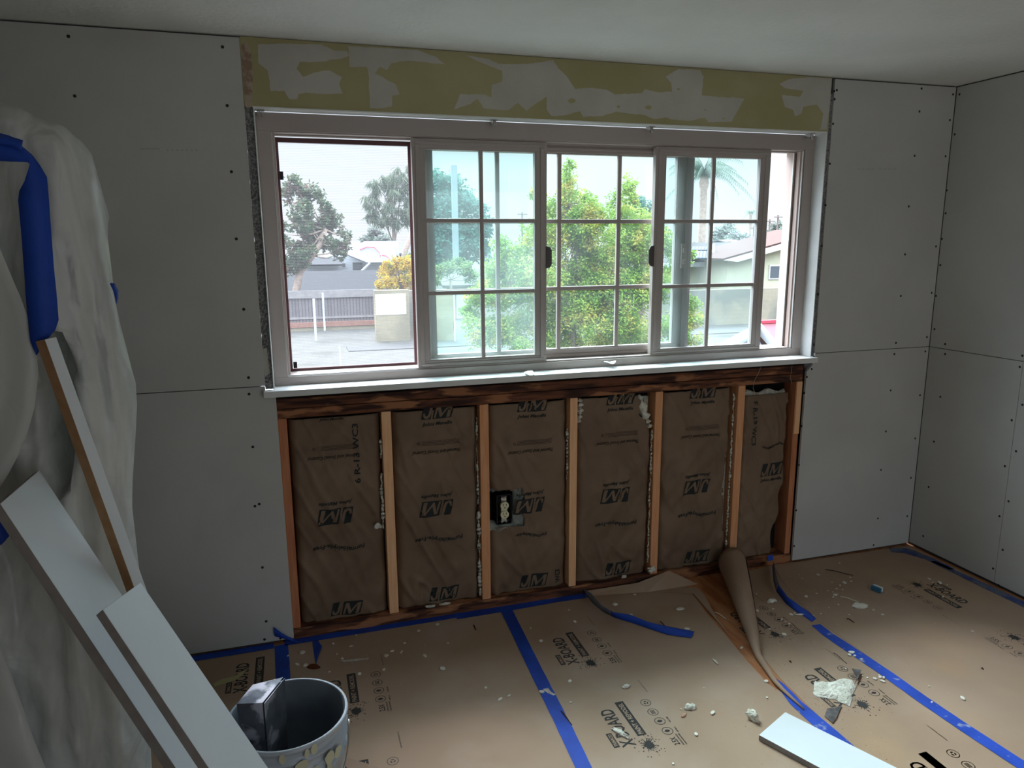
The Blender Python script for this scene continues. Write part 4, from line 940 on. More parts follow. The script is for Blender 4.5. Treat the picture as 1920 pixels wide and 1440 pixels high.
fb_(1342, 1242, .004, .017, .004, 17, M_chip, 'paint_curl', 'white upright paint curl near the torn paper edge', 'paint curl')
p = FL(1644, 1108, .002)
TB = thing('paint_tube_scrap', p, 'small blue and white wrapper scrap on the right paper sheet', 'wrapper')
MB().obox(p + Vector((0, 0, .012)), Vector((.95, .3, 0)).normalized(), Vector((-.3, .95, 0)).normalized(), Vector((0, 0, 1)), .012, .022, .011).build('wrapper', M_white, TB, bevel=.003)
MB().obox(p + Vector((-.008, -.004, .013)), Vector((.95, .3, 0)).normalized(), Vector((-.3, .95, 0)).normalized(), Vector((0, 0, 1)), .0055, .0225, .0115).build('blue_band', mat('teal_blue', (.04, .16, .26), rough=.5), TB, bevel=.002)
for u0, v0, u1, v1, lb in ((1238,1165,1256,1186,'dark splinter behind the curled tape on the middle paper'), (1548,1068,1600,1078,'thin brown strip lying near the right end of the open wall'), (1576,1119,1610,1127,'pale thin stick touching the beige plaster lump'), (1588,1160,1602,1166,'short black splinter right of the long dusty tape'), (1341,1148,1362,1160,'pale splinter beside the exposed subfloor'), (1563,1224,1588,1243,'hair thin splinter beside the long dusty tape'), (1052,1333,1072,1358,'thin black twig lying on the long straight blue tape'), (1480,1240,1484,1241,'tiny black splinter below the paper roll tip'), (1840,1253,1845,1254,'tiny black splinter on the right paper sheet'), (888,1172,892,1180,'tiny curved black wire below the tape along the open wall')):
    a_, c_ = FL(u0, v0, .004), FL(u1, v1, .005); mm = M_chip if 'pale' in lb else M_splinter
    MB().tube([a_.lerp(c_, t_ / 4) + Vector((0, 0, .003 * sin(t_ * 1.3))) for t_ in range(5)], .0022 if 'hair' not in lb else .0012, 5).build('splinter', mm, label=lb, cat='splinter')
for k, (u, v, L_) in enumerate([(395,1285,1), (440,1262,1)]): pass
b = MB(); P = [FL(u, v, .004) for u, v in [(400,1282),(415,1274),(440,1268),(455,1258),(463,1256),(455,1266),(440,1276),(420,1282),(402,1288)]]; b.add(P, [range(9)]); b.build('paint_strip', mat('old_yellow_strip', (.42, .39, .20), rough=.8), label='torn yellowish paint strip on the paper left of the bucket', cat='paint strip', solid=.0008)
# countable small plaster chips, one object each
cps = []
for i in range(5):
    b = MB(); rd = random.Random(40 + i); n_ = 6; P = [Vector(((.006 + .003 * rd.random()) * cos(a * 2 * pi / n_), (.004 + .003 * rd.random()) * sin(a * 2 * pi / n_), 0)) for a in range(n_)]
    b.prism(P, (.0008, 0, .0028)); me = bpy.data.meshes.new('plaster_chip'); me.from_pydata(b.v, [], b.f); me.materials.append(M_chip); cps.append(me)
spots = {
 'left': ('tiny pale plaster chips scattered on the paper between bucket and straight blue tape', 'chips on the left paper', [(668,1191),(625,1207),(658,1212),(567,1224),(632,1227),(557,1246),(573,1248),(720,1256),(724,1230),(752,1224),(618,1260),(674,1264),(735,1221),(797,1230),(759,1206),(840,1206),(754,1221),(726,1229),(785,1183),(820,1171),(911,1290),(955,1305),(938,1312),(830,1254),(642,1235),(540,1290 - 60)]),
 'mid': ('tiny pale plaster chips scattered on the middle paper sheet', 'chips on the middle paper', [(995,1178),(1014,1202),(1078,1166),(1067,1144),(1016,1298),(1070,1317),(1182,1154),(1288,1180),(1391,1214),(1336,1337),(1390,1216),(1277,1330),(1305,1377),(1262,1432),(1320,1290),(1068,1278),(1140,1148),(1190,1115)]),
 'tape': ('tiny white plaster chips lying along the dusty tape strips', 'chips along the dusty tape', [(1600,1223),(1602,1230),(1615,1236),(1593,1228),(1586,1254),(1650,1270),(1640,1273),(1655,1278),(1657,1271),(1648,1266),(1617,1267),(1626,1271),(1742,1287),(1747,1317),(1596,1224),(1520,1152),(1528,1160),(1490,1150)]),
 'right': ('tiny pale plaster chips scattered over the right paper sheet', 'chips on the right paper', [(1574,1056),(1504,1085),(1499,1078),(1561,1110),(1568,1104),(1575,1098),(1583,1093),(1566,1116),(1594,1083),(1596,1090),(1552,1108),(1562,1120),(1570,1114),(1580,1106),(1531,1113),(1512,1119),(1572,1134),(1592,1153),(1742,1086),(1749,1092),(1762,1093),(1776,1097),(1768,1119),(1823,1184),(1805,1310),(1560,1092),(1554,1139),(1655,1153),(1638,1144),(1534,1078)]),
 'roll': ('tiny cream plaster chips right of the paper roll', 'chips beside the paper roll', [(1418,1114),(1420,1146),(1450,1142),(1473,1166),(1484,1153),(1466,1161),(1480,1170),(1470,1190),(1484,1153),(1539,1151),(1443,1180),(1436,1278),(1438,1308)])}
rd = random.Random(9)
for key, (lb, gp, L_) in spots.items():
    for (u, v) in L_:
        o = bpy.data.objects.new('plaster_chip', rd.choice(cps)); COL.objects.link(o); o.location = FL(u, v, ZP + .0012); o.rotation_euler = (0, 0, rd.random() * 6.28)
        s_ = .55 + 1.0 * rd.random() ** 2; o.scale = (s_, s_ * (.6 + .6 * rd.random()), s_); o['label'] = lb; o['category'] = 'plaster chip'; o['group'] = gp
# sawdust and crumbs nobody could count
b = MB(); rd = random.Random(21)
for cx, cy, sx_, sy_, n_ in ((1.76, -.95, .05, .16, 260), (1.92, -.60, .10, .10, 160), (2.30, -.35, .22, .12, 260), (1.55, -1.05, .16, .12, 150), (.20, -.15, .20, .10, 80), (2.15, -.85, .10, .10, 80)):
    for _ in range(n_):
        x = cx + rd.gauss(0, sx_); y = min(-.02, cy + rd.gauss(0, sy_)); s_ = .0006 + .0014 * rd.random(); a = rd.random() * 6
        b.add([Vector((x + s_ * cos(a + q * 2.1), y + s_ * sin(a + q * 2.1), ZP + .0006)) for q in range(3)] + [Vector((x, y, ZP + .0006 + s_))], [(0, 1, 2), (0, 1, 3), (1, 2, 3), (2, 0, 3)], rd.choice((0, 0, 1)))
b.build('sawdust', [M_chip, mat('orange_sawdust', (.50, .26, .10), rough=.9)], label='fine sawdust and plaster crumbs strewn over the floor paper', cat='sawdust', kind='stuff')
# scraps on the sill, threads
p = R(1140, 684, 2, 1.034)
def scrap(P, z, label, lift):
    b = MB(); c_ = sum((R(u, v, 2, z) for u, v in P), Vector()) / len(P); vs = [c_ + Vector((0, 0, lift * .6))] + [R(u, v, 2, z + .001) + Vector((0, 0, lift * (.2 + .8 * abs(sin(k * 1.7))))) for k, (u, v) in enumerate(P)]
    b.add(vs, [(0, k + 1, (k + 1) % len(P) + 1) for k in range(len(P))]); b.build('paper_scrap', M_white, label=label, cat='paper scrap', solid=.0008, subsurf=1)
scrap([(1124,677),(1135,673),(1150,677),(1158,688),(1150,693),(1138,689),(1127,688)], 1.034, 'crumpled white scrap on the sill below the right sash', .030)
scrap([(976,699),(1004,696),(1000,710),(988,706)], 1.034, 'small torn white scrap on the sill below the left sash', .012)
for P, lb in (([(1427,688),(1422,700),(1414,715),(1412,728),(1416,738),(1413,734)], 'thin pale thread hanging from the sill left of the narrow batt'), ([(1485,685),(1484,697),(1482,708),(1485,720)], 'thin pale thread hanging from the sill at its right end')):
    MB().tube([R(u, v, 1, -.001) for u, v in P], .0008, 5).build('loose_thread', mat('thread_' + str(len(P)), (.55, .45, .32), rough=.8), label=lb, cat='thread')
for u, v, a_, lb in ((708,986,.016,'white fluff tuft stuck to the left side of the second stud'), (1222,1068,.020,'white fluff tuft at the foot of the stud between fourth and fifth batts'), (1170,1081,.011,'small white fluff tuft on the bottom plate of the fourth bay')):
    p_ = R(u, v, 1, .008 if v < 1000 else .004); blob(p_ - Vector((0, 0, a_ * .5)), a_, a_ * .35, a_ * .8, u, M_fluff, 'insulation_tuft', lb, IC)
for u, v, lb in ((832,1127,'cream plaster shell standing on the bottom plate of the second bay'), (806,1137,'white fluff scrap on the bottom plate of the second bay')):
    p_ = R(u, v, 2, .046); blob((p_.x, .024, .0455), .022, .008, .005, u, M_fluff, 'insulation_tuft', lb, IC)

# ------------------------------------------------------------------ outdoors
GZ = -2.5
M_gnd = mat('pale_dry_ground', (0.058, 0.055, 0.047), (0.073, 0.069, 0.060), scale=2.5, rough=1, lo=.3, hi=.7, c3=(0.040, 0.038, 0.030), s3=.6, lo3=.55, hi3=.7)
M_conc = mat('pale_concrete_path', (0.053, 0.051, 0.049), (0.058, 0.056, 0.052), scale=1.2, rough=.95)
def block_mat(name, c1, c2, mort, bw=.4, bh=.2, stain=None, mw=.008):
    m, t, b = base_mat(name, .95, .1); N = t.nodes.new; L = t.links.new
    g = N('ShaderNodeNewGeometry'); sp = N('ShaderNodeSeparateXYZ'); L(g.outputs['Position'], sp.inputs[0]); cb = N('ShaderNodeCombineXYZ'); L(sp.outputs[0], cb.inputs[0]); L(sp.outputs[2], cb.inputs[1])
    br = N('ShaderNodeTexBrick'); L(cb.outputs[0], br.inputs[0]); br.inputs['Scale'].default_value = 1; br.inputs['Brick Width'].default_value = bw; br.inputs['Row Height'].default_value = bh; br.inputs['Mortar Size'].default_value = mw
    br.inputs['Color1'].default_value = lin(c1); br.inputs['Color2'].default_value = lin(c2); br.inputs['Mortar'].default_value = lin(mort)
    out = br.outputs[0]
    if stain:
        n3 = N('ShaderNodeTexNoise'); n3.inputs['Scale'].default_value = .7; n3.inputs['Detail'].default_value = 6; L(g.outputs['Position'], n3.inputs[0])
        r3 = N('ShaderNodeValToRGB'); L(n3.outputs[0], r3.inputs[0]); r3.color_ramp.elements[0].position = .45; r3.color_ramp.elements[1].position = .62
        mx = N('ShaderNodeMix'); mx.data_type = 'RGBA'; L(r3.outputs[0], mx.inputs[0]); L(out, mx.inputs[6]); mx.inputs[7].default_value = lin(stain); out = mx.outputs[2]
    L(out, b.inputs['Base Color']); return m
M_block = block_mat('yellow_block', (0.249, 0.216, 0.145), (0.266, 0.231, 0.160), (0.207, 0.183, 0.127), stain=(0.183, 0.163, 0.115))
M_block2 = block_mat('weathered_block', (0.219, 0.195, 0.148), (0.237, 0.210, 0.157), (0.195, 0.178, 0.136), .4, .2, stain=(0.148, 0.145, 0.122))
M_fence = block_mat('weathered_fence_boards', (0.118, 0.101, 0.104), (0.154, 0.134, 0.139), (0.059, 0.054, 0.056), .15, 6, mw=.022)
M_rail = mat('grey_rail_wood', (0.213, 0.195, 0.190), (0.178, 0.163, 0.163), scale=6, rough=.95)
M_brick = mat('red_brick_cap', (0.202, 0.089, 0.065), (0.225, 0.113, 0.083), scale=8, rough=.95)
M_galv = mat('galvanised_pipe', (.50, .54, .60), rough=.5, metal=.3)
M_housew = block_mat('white_siding', (0.385, 0.408, 0.439), (0.401, 0.423, 0.454), (0.315, 0.330, 0.362), 30, .22)
M_stucco = mat('cream_stucco', (0.352, 0.345, 0.251), (0.339, 0.329, 0.241), scale=3, rough=.95)
M_stuccob = mat('beige_stucco', (0.237, 0.222, 0.186), rough=.95)
M_charcoal = mat('charcoal_shingles', (0.009, 0.009, 0.011), (0.013, 0.013, 0.016), scale=14, rough=.9)
M_roofb = mat('brown_shingles', (0.035, 0.030, 0.027), (0.043, 0.035, 0.033), scale=10, rough=.9)
M_roofr = mat('terracotta_shingles', (0.061, 0.030, 0.021), (0.050, 0.026, 0.020), scale=8, rough=.9)
M_fascia = mat('white_fascia', (0.409, 0.415, 0.415), rough=.7)
M_win = mat('dark_window_pane', (.07, .08, .09), rough=.15, spec=.5)
M_solar = mat('solar_panel_blue', (.03, .055, .10), rough=.25, spec=.5)
M_redroof = mat('red_metal_roof', (0.130, 0.035, 0.043), (0.141, 0.043, 0.050), scale=2, rough=.5)
M_bark = mat('bark', (.20, .155, .12), (.13, .10, .08), scale=8, stretch=(3, 3, .8), rough=.95)
M_barkpale = mat('pale_bark', (.36, .27, .22), (.28, .21, .17), scale=6, rough=.95)
M_pole = mat('weathered_pole', (.15, .12, .11), rough=.95)
def leaf_mat(name, c1, c2, c3=None):
    m = mat(name, c1, c2, scale=1.6, rough=.6, spec=.25, lo=.42, hi=.58, detail=8, c3=c3, s3=2.1, lo3=.52, hi3=.62)
    t = m.node_tree; b = t.nodes['Principled BSDF']; tl = t.nodes.new('ShaderNodeBsdfTranslucent'); mx = t.nodes.new('ShaderNodeMixShader'); mx.inputs[0].default_value = .35
    src = b.inputs['Base Color'].links[0].from_socket; t.links.new(src, tl.inputs[0]); t.links.new(b.outputs[0], mx.inputs[1]); t.links.new(tl.outputs[0], mx.inputs[2]); t.links.new(mx.outputs[0], t.nodes['Material Output'].inputs[0]); return m
L_green = leaf_mat('bright_green_leaves', (0.120, 0.216, 0.036), (0.216, 0.320, 0.052), (0.416, 0.360, 0.080))
L_dark = leaf_mat('dark_green_leaves', (.045, .085, .035), (.08, .11, .05), (.12, .065, .05))
L_teal = leaf_mat('blue_green_leaves', (.045, .12, .10), (.07, .17, .13))
L_willow = leaf_mat('grey_green_leaves', (.09, .12, .08), (.14, .17, .11))
L_yellow = leaf_mat('yellow_leaves', (0.400, 0.256, 0.024), (0.464, 0.320, 0.036), (0.208, 0.224, 0.040))
L_hedge = leaf_mat('mid_green_leaves', (0.096, 0.160, 0.056), (0.160, 0.216, 0.072))
L_far = leaf_mat('distant_leaves', (.13, .17, .13), (.17, .20, .16), (.20, .16, .18))
L_palm = leaf_mat('palm_leaves', (.11, .16, .12), (.15, .20, .15))
def OUT(mb, name, m, parent=None, **k): return mb.build(name, m, parent, **k)
MB().box(-60, 160, .3, 400, GZ - .2, GZ).build('ground', M_gnd, kind='structure')
MB().box(2, 30, 25.2, 26.6, GZ, GZ + .03).build('concrete_path', M_conc, label='pale concrete path running in front of the block wall', cat='path')
def foliage(blobs, n, ls, m, parent, name='foliage', droop=0, aspect=.42, flat=.85, seed=1, nsub=18, csz=1.0):
    rd = random.Random(seed); vs = []; fs = []; tot = sum(b_[3] ** 2 for b_ in blobs)
    for bx_, by_, bz_, br_ in blobs:
        k = int(n * br_ * br_ / tot); sub = []
        for _ in range(nsub):
            d = Vector((rd.gauss(0, 1), rd.gauss(0, 1), rd.gauss(0, 1))).normalized(); sub.append((Vector((bx_, by_, bz_)) + d * br_ * (.35 + .6 * rd.random()), br_ * (.22 + .22 * rd.random()) * csz))
        for _ in range(k):
            c_, r_ = sub[rd.randrange(len(sub))]
            d = Vector((rd.gauss(0, 1), rd.gauss(0, 1), rd.gauss(0, 1) * flat)).normalized(); p = c_ + d * r_ * (rd.random() ** .4) * 1.25
            a = Vector((rd.gauss(0, 1), rd.gauss(0, 1), rd.gauss(0, .7) - droop)).normalized(); q = a.cross(Vector((rd.gauss(0, 1), rd.gauss(0, 1), rd.gauss(0, 1)))).normalized()
            s_ = ls * (.6 + .8 * rd.random()); o = len(vs)
            vs += [p, p + a * s_ * .5 + q * s_ * aspect * .5, p + a * s_, p + a * s_ * .5 - q * s_ * aspect * .5]; fs.append((o, o + 1, o + 2, o + 3))
    b = MB(); b.v = vs; b.f = fs; b.mi = [0] * len(fs); return b.build(name, m, parent)
def tree(name, label, base, blobs_px, y, n, ls, lm, bm=None, tr=.12, cat='tree', trunk_px=None, branches=None, group=None, droop=0, aspect=.42, seed=1, flat=.85, depth=.6, bf=.26, nsub=18, csz=1.0):
    T_ = thing(name, (base.x, base.y, GZ), label, cat, group); rd = random.Random(seed); bl = []
    for (u, v, r_) in blobs_px:
        dpt = y + (rd.random() - .5) * depth * 2; p = R(u, v, 1, dpt); dist = (p - CAM).length; bl.append((p.x, p.y, p.z, r_ * dist / F_PX))
    foliage(bl, n, ls, lm, T_, droop=droop, aspect=aspect, seed=seed, flat=flat, nsub=nsub, csz=csz)
    if trunk_px:
        path = [Vector((base.x, base.y, GZ))] + [R(u, v, 1, y) for u, v in trunk_px]; b = MB(); b.tube(path, [tr * (1 - .55 * k / len(path)) for k in range(len(path))], 10); b.build('trunk', bm or M_bark, T_, smooth=True)
        b = MB(); st = path[-1]
        for k, q in enumerate(bl):
            s0 = path[max(1, len(path) - 1 - k % 3)]; e = Vector(q[:3]); mid = s0.lerp(e, .5) + Vector((0, 0, -.1 * (e - s0).length * (1 if not droop else -2)))
            b.tube([s0, mid, e], [tr * bf, tr * bf * .6, tr * bf * .2], 6)
        b.build('branches', bm or M_bark, T_, smooth=True)
    return T_
def gb(u, v): return R(u, v, 2, GZ)
# big leafy tree outside the middle
tree('leafy_tree', 'big bright green and yellow leafy tree filling the middle of the window', R(1082, 600, 1, 15), [(1068,310,12),(1063,335,18),(1060,362,26),(1085,385,30),(1040,395,26),(1008,365,14),(1120,405,32),(1168,395,30),(1178,345,14),(1180,370,18),(1205,425,34),(1010,440,40),(1060,440,45),(1120,455,48),(1180,470,48),(1230,455,34),(958,480,36),(925,510,34),(905,560,34),(880,590,22),(960,550,50),(1010,530,50),(1060,520,50),(1120,540,52),(1180,550,50),(1240,540,40),(985,610,46),(930,620,36),(1190,620,52),(1140,650,40),(1220,670,52),(1265,610,36),(1292,590,26),(1285,650,34),(1272,500,20),(1290,480,16),(1050,600,34),(975,650,28),(1300,570,14),(1105,600,46),(1130,585,46),(1085,560,46),(1110,500,46),(1150,610,46),(1040,560,46),(1020,480,40),(1090,430,40),(1210,540,44),(1030,600,46),(1070,640,40),(1200,480,44),(1150,520,46),(1100,560,46),(1180,440,36),(960,500,34),(900,620,30),(1150,700,50),(1250,720,50)], 15, 150000, .085, L_green, tr=.10, bf=.13, trunk_px=[(1074,620),(1078,590),(1085,520),(1080,450),(1066,380)], seed=3)
tree('reddish_tree', 'dark reddish green tree with a leaning trunk at the left of the screened opening', Vector((R(543,600,1,36.5).x, 36.5, GZ)), [(548,335,10),(555,350,20),(535,365,24),(580,372,26),(602,392,22),(612,410,22),(560,405,30),(585,435,34),(625,425,20),(648,442,14),(600,455,36),(560,470,34),(535,440,30),(625,462,22),(638,478,14),(540,500,24),(570,490,24),(645,458,12)], 36.5, 8500, .22, L_dark, M_barkpale, tr=.22, trunk_px=[(562,510),(585,480),(602,455),(610,430)], seed=5, nsub=9, csz=.75)
tree('willow_tree', 'thin grey green drooping tree behind the white house', Vector((R(738,440,1,80).x, 80, GZ)), [(705,352,18),(725,335,20),(742,325,18),(762,345,24),(735,365,32),(700,380,20),(765,385,24),(715,405,22),(750,410,24),(695,405,14),(775,320,18),(690,370,12)], 80, 5200, .85, L_willow, M_bark, tr=.28, trunk_px=[(740,465),(738,430),(735,400)], droop=2.2, aspect=.10, seed=6, nsub=8, csz=.7)
tree('pale_trunk_tree', 'tree with a pale pinkish trunk right of the white house', Vector((R(757,540,1,66).x, 66, GZ)), [(786,365,22),(775,395,12)], 66, 1800, .4, L_willow, M_barkpale, tr=.36, trunk_px=[(757,490),(760,468),(772,440),(780,410)], droop=1, aspect=.2, seed=8)
tree('yellow_shrub', 'yellow flowering shrub behind the low wall, in front of the charcoal roof', gb(748, 600), [(748,492,15),(730,508,18),(762,498,16),(775,503,14),(728,530,16),(712,534,10),(750,535,18),(772,528,18),(785,510,12)], 31, 6500, .13, L_yellow, M_bark, tr=.07, cat='shrub', trunk_px=[(749,545),(750,530),(748,515)], seed=9, droop=-.1)
tree('blue_green_tree', 'large hazy blue green tree seen through the left sash', gb(855, 560), [(822,345,24),(845,350,24),(870,385,30),(830,385,30),(812,420,30),(850,420,40),(890,400,24),(905,430,24),(830,460,36),(875,460,36),(812,480,24),(905,470,22),(860,490,30)], 54, 16000, .36, L_teal, M_bark, tr=.45, trunk_px=[(852,520),(850,470)], seed=10)
tree('round_bush', 'small light green bush in front of the beige shed at left', Vector((R(848,560,1,31).x, 31, GZ)), [(822,510,14),(840,500,16),(860,497,16),(876,505,14),(818,525,12),(885,520,14)], 31, 3500, .14, L_hedge, M_bark, tr=.08, cat='bush', trunk_px=[(845,525)], seed=11)
tree('dark_conifer', 'dark bluish treetop showing above the leafy tree at right', R(1200, 560, 1, 25), [(1198,385,16),(1192,400,20),(1210,398,18)], 25, 2200, .13, L_teal, M_bark, tr=.2, trunk_px=[(1200,420)], seed=12)
for k, (u, v, r_, yy, lb) in enumerate([(1360,440,20,120,'dark distant tree rising left of the small palm'),(1375,452,16,98,'low distant bush just right of the dark distant tree'),(1300,470,12,90,'low yellow green bush left of the solar panels'),(1395,450,12,130,'low distant bush below the small palm'),(1462,430,16,170,'bare purplish distant tree between the utility poles'),(1478,440,14,140,'low purplish distant tree at the right end of the window'),(1440,445,12,210,'pale distant tree left of the utility poles'),(700,445,16,95,'low distant bush left of the willow'),(720,455,14,90,'low distant bush under the willow'),(770,490,16,45,'dark bush behind the yellow shrub at its right')]):
    p = R(u, v, 1, yy); tree('distant_tree' if yy > 60 else 'dark_bush', lb, Vector((p.x, p.y, GZ)), [(u, v, r_), (u - r_ * .6, v + r_ * .5, r_ * .7), (u + r_ * .6, v + r_ * .5, r_ * .7)], yy, 1500, .006 * yy if yy > 60 else .15, L_far if yy > 60 else L_hedge, seed=20 + k, tr=.1, trunk_px=[(u, v + r_ * .6)], cat='tree' if yy > 60 else 'bush')
# palms
def palm(u, v, yy, r_px, trunk_r, label, nfr, seed, ub=None, vb=None):
    c_ = R(u, v, 1, yy); sc_ = (c_ - CAM).length / F_PX; T_ = thing('palm_tree', (c_.x, c_.y, GZ), label, 'palm tree'); rd = random.Random(seed)
    b = MB(); b.tube([(c_.x + .0, yy, GZ), (c_.x, yy, (GZ + c_.z) / 2), (c_.x, yy, c_.z - r_px * sc_ * .40), (c_.x, yy, c_.z - r_px * sc_ * .25), (c_.x, yy, c_.z)], [trunk_r * 1.1, trunk_r, trunk_r * .9, trunk_r * 1.3, trunk_r * .5], 12); b.build('trunk', M_barkpale, T_, smooth=True)
    b = MB()
    for k in range(nfr):
        a = 2 * pi * k / nfr + rd.random() * .3; el = rd.uniform(-.25, 1.2); L_ = r_px * sc_ * rd.uniform(.85, 1.15); P = []
        for q in range(13):
            t_ = q / 12; rr = L_ * t_ * cos(el * (1 - t_ * .4)); P.append(c_ + Vector((rr * cos(a), rr * sin(a), L_ * (sin(el) * t_ - .75 * t_ * t_))))
        b.tube(P, [.02 * L_ * (1 - .8 * q / 12) * .35 for q in range(13)], 4)
        for q in range(1, 13):
            d = (P[q] - P[q - 1]).normalized(); sd_ = d.cross(Vector((0, 0, 1))).normalized()
            for w_ in (-1, 1):
                for z_ in (0, .5):
                    p0 = P[q - 1].lerp(P[q], z_); tip = p0 + (sd_ * w_ * .45 + d * .45 + Vector((0, 0, -.75))).normalized() * L_ * .26 * (1 - .5 * q / 12)
                    b.add([p0 - d * L_ * .012, p0 + d * L_ * .012, tip], [(0, 1, 2)])
    b.build('fronds', L_palm, T_)
palm(1321, 322, 48, 78, .30, 'tall palm with wide drooping fronds seen through the right sash', 26, 2)
palm(1408, 398, 150, 14, .35, 'small distant fan palm near the right stile of the right sash', 22, 4)
# utility poles
for u, v0, yy, lb in ((1443.5, 411, 110, 'leftmost of the three utility poles in the right opening'), (1459, 403, 100, 'middle one of the three utility poles in the right opening'), (1476, 400, 95, 'rightmost of the three utility poles in the right opening'), (1414, 424, 112, 'thin utility pole right beside the small palm'), (1375, 432, 150, 'distant utility pole left of the small palm'), (979, 398, 120, 'utility pole with crossarm left of the leafy tree top')):
    p = R(u, v0, 1, yy); T_ = thing('utility_pole', (p.x, yy, GZ), lb, 'utility pole', 'utility poles')
    MB().tube([(p.x, yy, GZ), (p.x, yy, p.z)], .14 if yy < 105 else .16, 8).build('pole', M_pole, T_)
    MB().box(p.x - .9, p.x + .9, yy - .25, yy - .13, p.z - .45, p.z - .28).build('crossarm', M_pole, T_)
p = R(851, 310, 1, 42); MB().box(p.x - .18, p.x + .18, 41.9, 42.1, GZ, p.z).build('square_post', mat('grey_post', (.17, .20, .21), rough=.8), label='tall plain grey post rising out of the blue green tree', cat='post')
# fence, low wall, pillar
YFN = 33.
def zx(u, v, y): q = R(u, v, 1, y); return q.x, q.z
FN = thing('wooden_fence', (0, YFN, GZ), 'weathered wooden board fence with a pale top rail behind the chain link posts', 'fence')
x0, z0 = zx(500, 607, YFN); x0 -= 14; x1, z1 = zx(712, 604, YFN); _, zt1 = zx(620, 558, YFN); _, zt0 = zx(620, 544, YFN)
MB().box(x0, x1, YFN, YFN + .04, z0, zt1).build('board_panel', M_fence, FN); MB().box(x0, x1 + .1, YFN - .08, YFN + .02, zt1, zt0).build('top_rail', M_rail, FN)
MB().box(x0, x1, YFN - .05, YFN, z0 + .15, z0 + .25).build('bottom_rail', M_rail, FN)
_, zb = zx(620, 612, YFN - .1); LW = thing('low_block_wall', (0, YFN, GZ), 'low yellowish block wall with red brick cap carrying the wooden fence', 'wall')
MB().box(x0, x1, YFN - .15, YFN + .15, GZ, zb).build('blocks', M_block, LW); MB().box(x0, x1, YFN - .2, YFN + .2, zb, z0 - .002).build('brick_cap', M_brick, LW)
yp = gb(730, 640).y; xa, za = zx(702, 545, yp); xb, _ = zx(766, 545, yp); PL = thing('block_pillar', ((xa + xb) / 2, yp, GZ), 'yellow block wall end with a white painted patch right of the wooden fence', 'wall')
MB().box(xa, xb, yp, yp + .5, GZ, za).build('blocks', M_block, PL); xc, zc_ = zx(762, 589, yp); MB().box(xa + .02, xc, yp - .012, yp, zc_, za - .15).build('white_patch', mat('white_wash', (.50, .49, .47), rough=.95), PL)
xd, zd = zx(800, 545, yp + .6); MB().box(xb + .15, xd + .5, yp + .8, yp + 1.1, GZ, zd).build('block_wall', M_block2, label='yellow block wall just right of the pillar with the white patch', cat='wall')
xa, za = zx(806, 552, 27.2); xb, _ = zx(849, 552, 27.2); MB().box(xa, xb, 27.2, 27.6, GZ, za).build('block_wall', M_block, label='short yellowish block wall end seen through the left sash', cat='wall')
p = R(851, 545, 1, 26.9); MB().tube([(p.x, 26.9, GZ), (p.x, 26.9, p.z)], .035, 8).build('pipe_post', M_fascia, label='white upright pipe beside the short block wall in the left sash', cat='post')
for u, v, vb, lb in ((588, 560, 636, 'galvanised fence post standing left in front of the wooden fence'), (605, 549, 611, 'bluish galvanised post close to the middle of the wooden fence'), (637, 650, 692, 'thin pale stake standing in the yard at the lower left')):
    y_ = gb(u + 4, vb + 3).y if vb != 611 else YFN - .4; p = R(u, v, 1, y_); MB().tube([(p.x, y_, GZ), (p.x, y_, p.z)], .05 if vb < 690 else .018, 8).build('metal_post', M_galv, label=lb, cat='post')
# buildings at left
def house(name, label, x0, x1, y0, y1, zt, m, cat='house'):
    T_ = thing(name, ((x0 + x1) / 2, y0, GZ), label, cat); MB().box(x0, x1, y0, y1, GZ, zt).build('wall', m, T_); return T_
def gable_x(x0, x1, y0, y1, zt, zr, over, m, par, th=.12, fas=True):
    "ridge along x"
    b = MB(); ym = (y0 + y1) / 2
    for a_, c_ in ((y0 - over, ym), (y1 + over, ym)):
        s_ = (zr - zt) / (ym - y0); za_ = zt - over * s_
        b.add([(x0 - over, a_, za_), (x1 + over, a_, za_), (x1 + over, c_, zr), (x0 - over, c_, zr), (x0 - over, a_, za_ - th), (x1 + over, a_, za_ - th), (x1 + over, c_, zr - th), (x0 - over, c_, zr - th)], [(0, 1, 2, 3), (7, 6, 5, 4), (0, 4, 5, 1), (3, 2, 6, 7), (0, 3, 7, 4), (1, 5, 6, 2)])
    return b.build('roof', m, par)
yb = 46.; xa, zt = zx(500, 512, yb + 3); xa -= 12; xb, _ = zx(742, 512, yb + 3); _, zl = zx(620, 547, yb)
SB_ = thing('charcoal_roof_shed', ((xa + xb) / 2, yb, GZ), 'long low building with a charcoal shingle roof behind the wooden fence', 'shed')
MB().box(xa + .3, xb - .3, yb + .3, yb + 5, GZ, zl).build('wall', M_stuccob, SB_)
b = MB(); b.add([(xa, yb, zl), (xb, yb, zl), (xb, yb + 3, zt), (xa, yb + 3, zt), (xa, yb + 6, zl), (xb, yb + 6, zl)], [(0, 1, 2, 3), (3, 2, 5, 4)]); b.build('roof', M_charcoal, SB_, solid=.15)
yw = 60.; xa, zw = zx(520, 482, yw); xb, _ = zx(742, 482, yw); HW = thing('white_house', ((xa + xb) / 2, yw, GZ), 'large white house with pale roofs behind the charcoal roof', 'house')
_, zg = zx(700, 452, yw); MB().box(xa, xb, yw, yw + 10, GZ, zw).build('wall', M_housew, HW)
x2, _ = zx(668, 470, yw); _, z2 = zx(690, 474, yw)
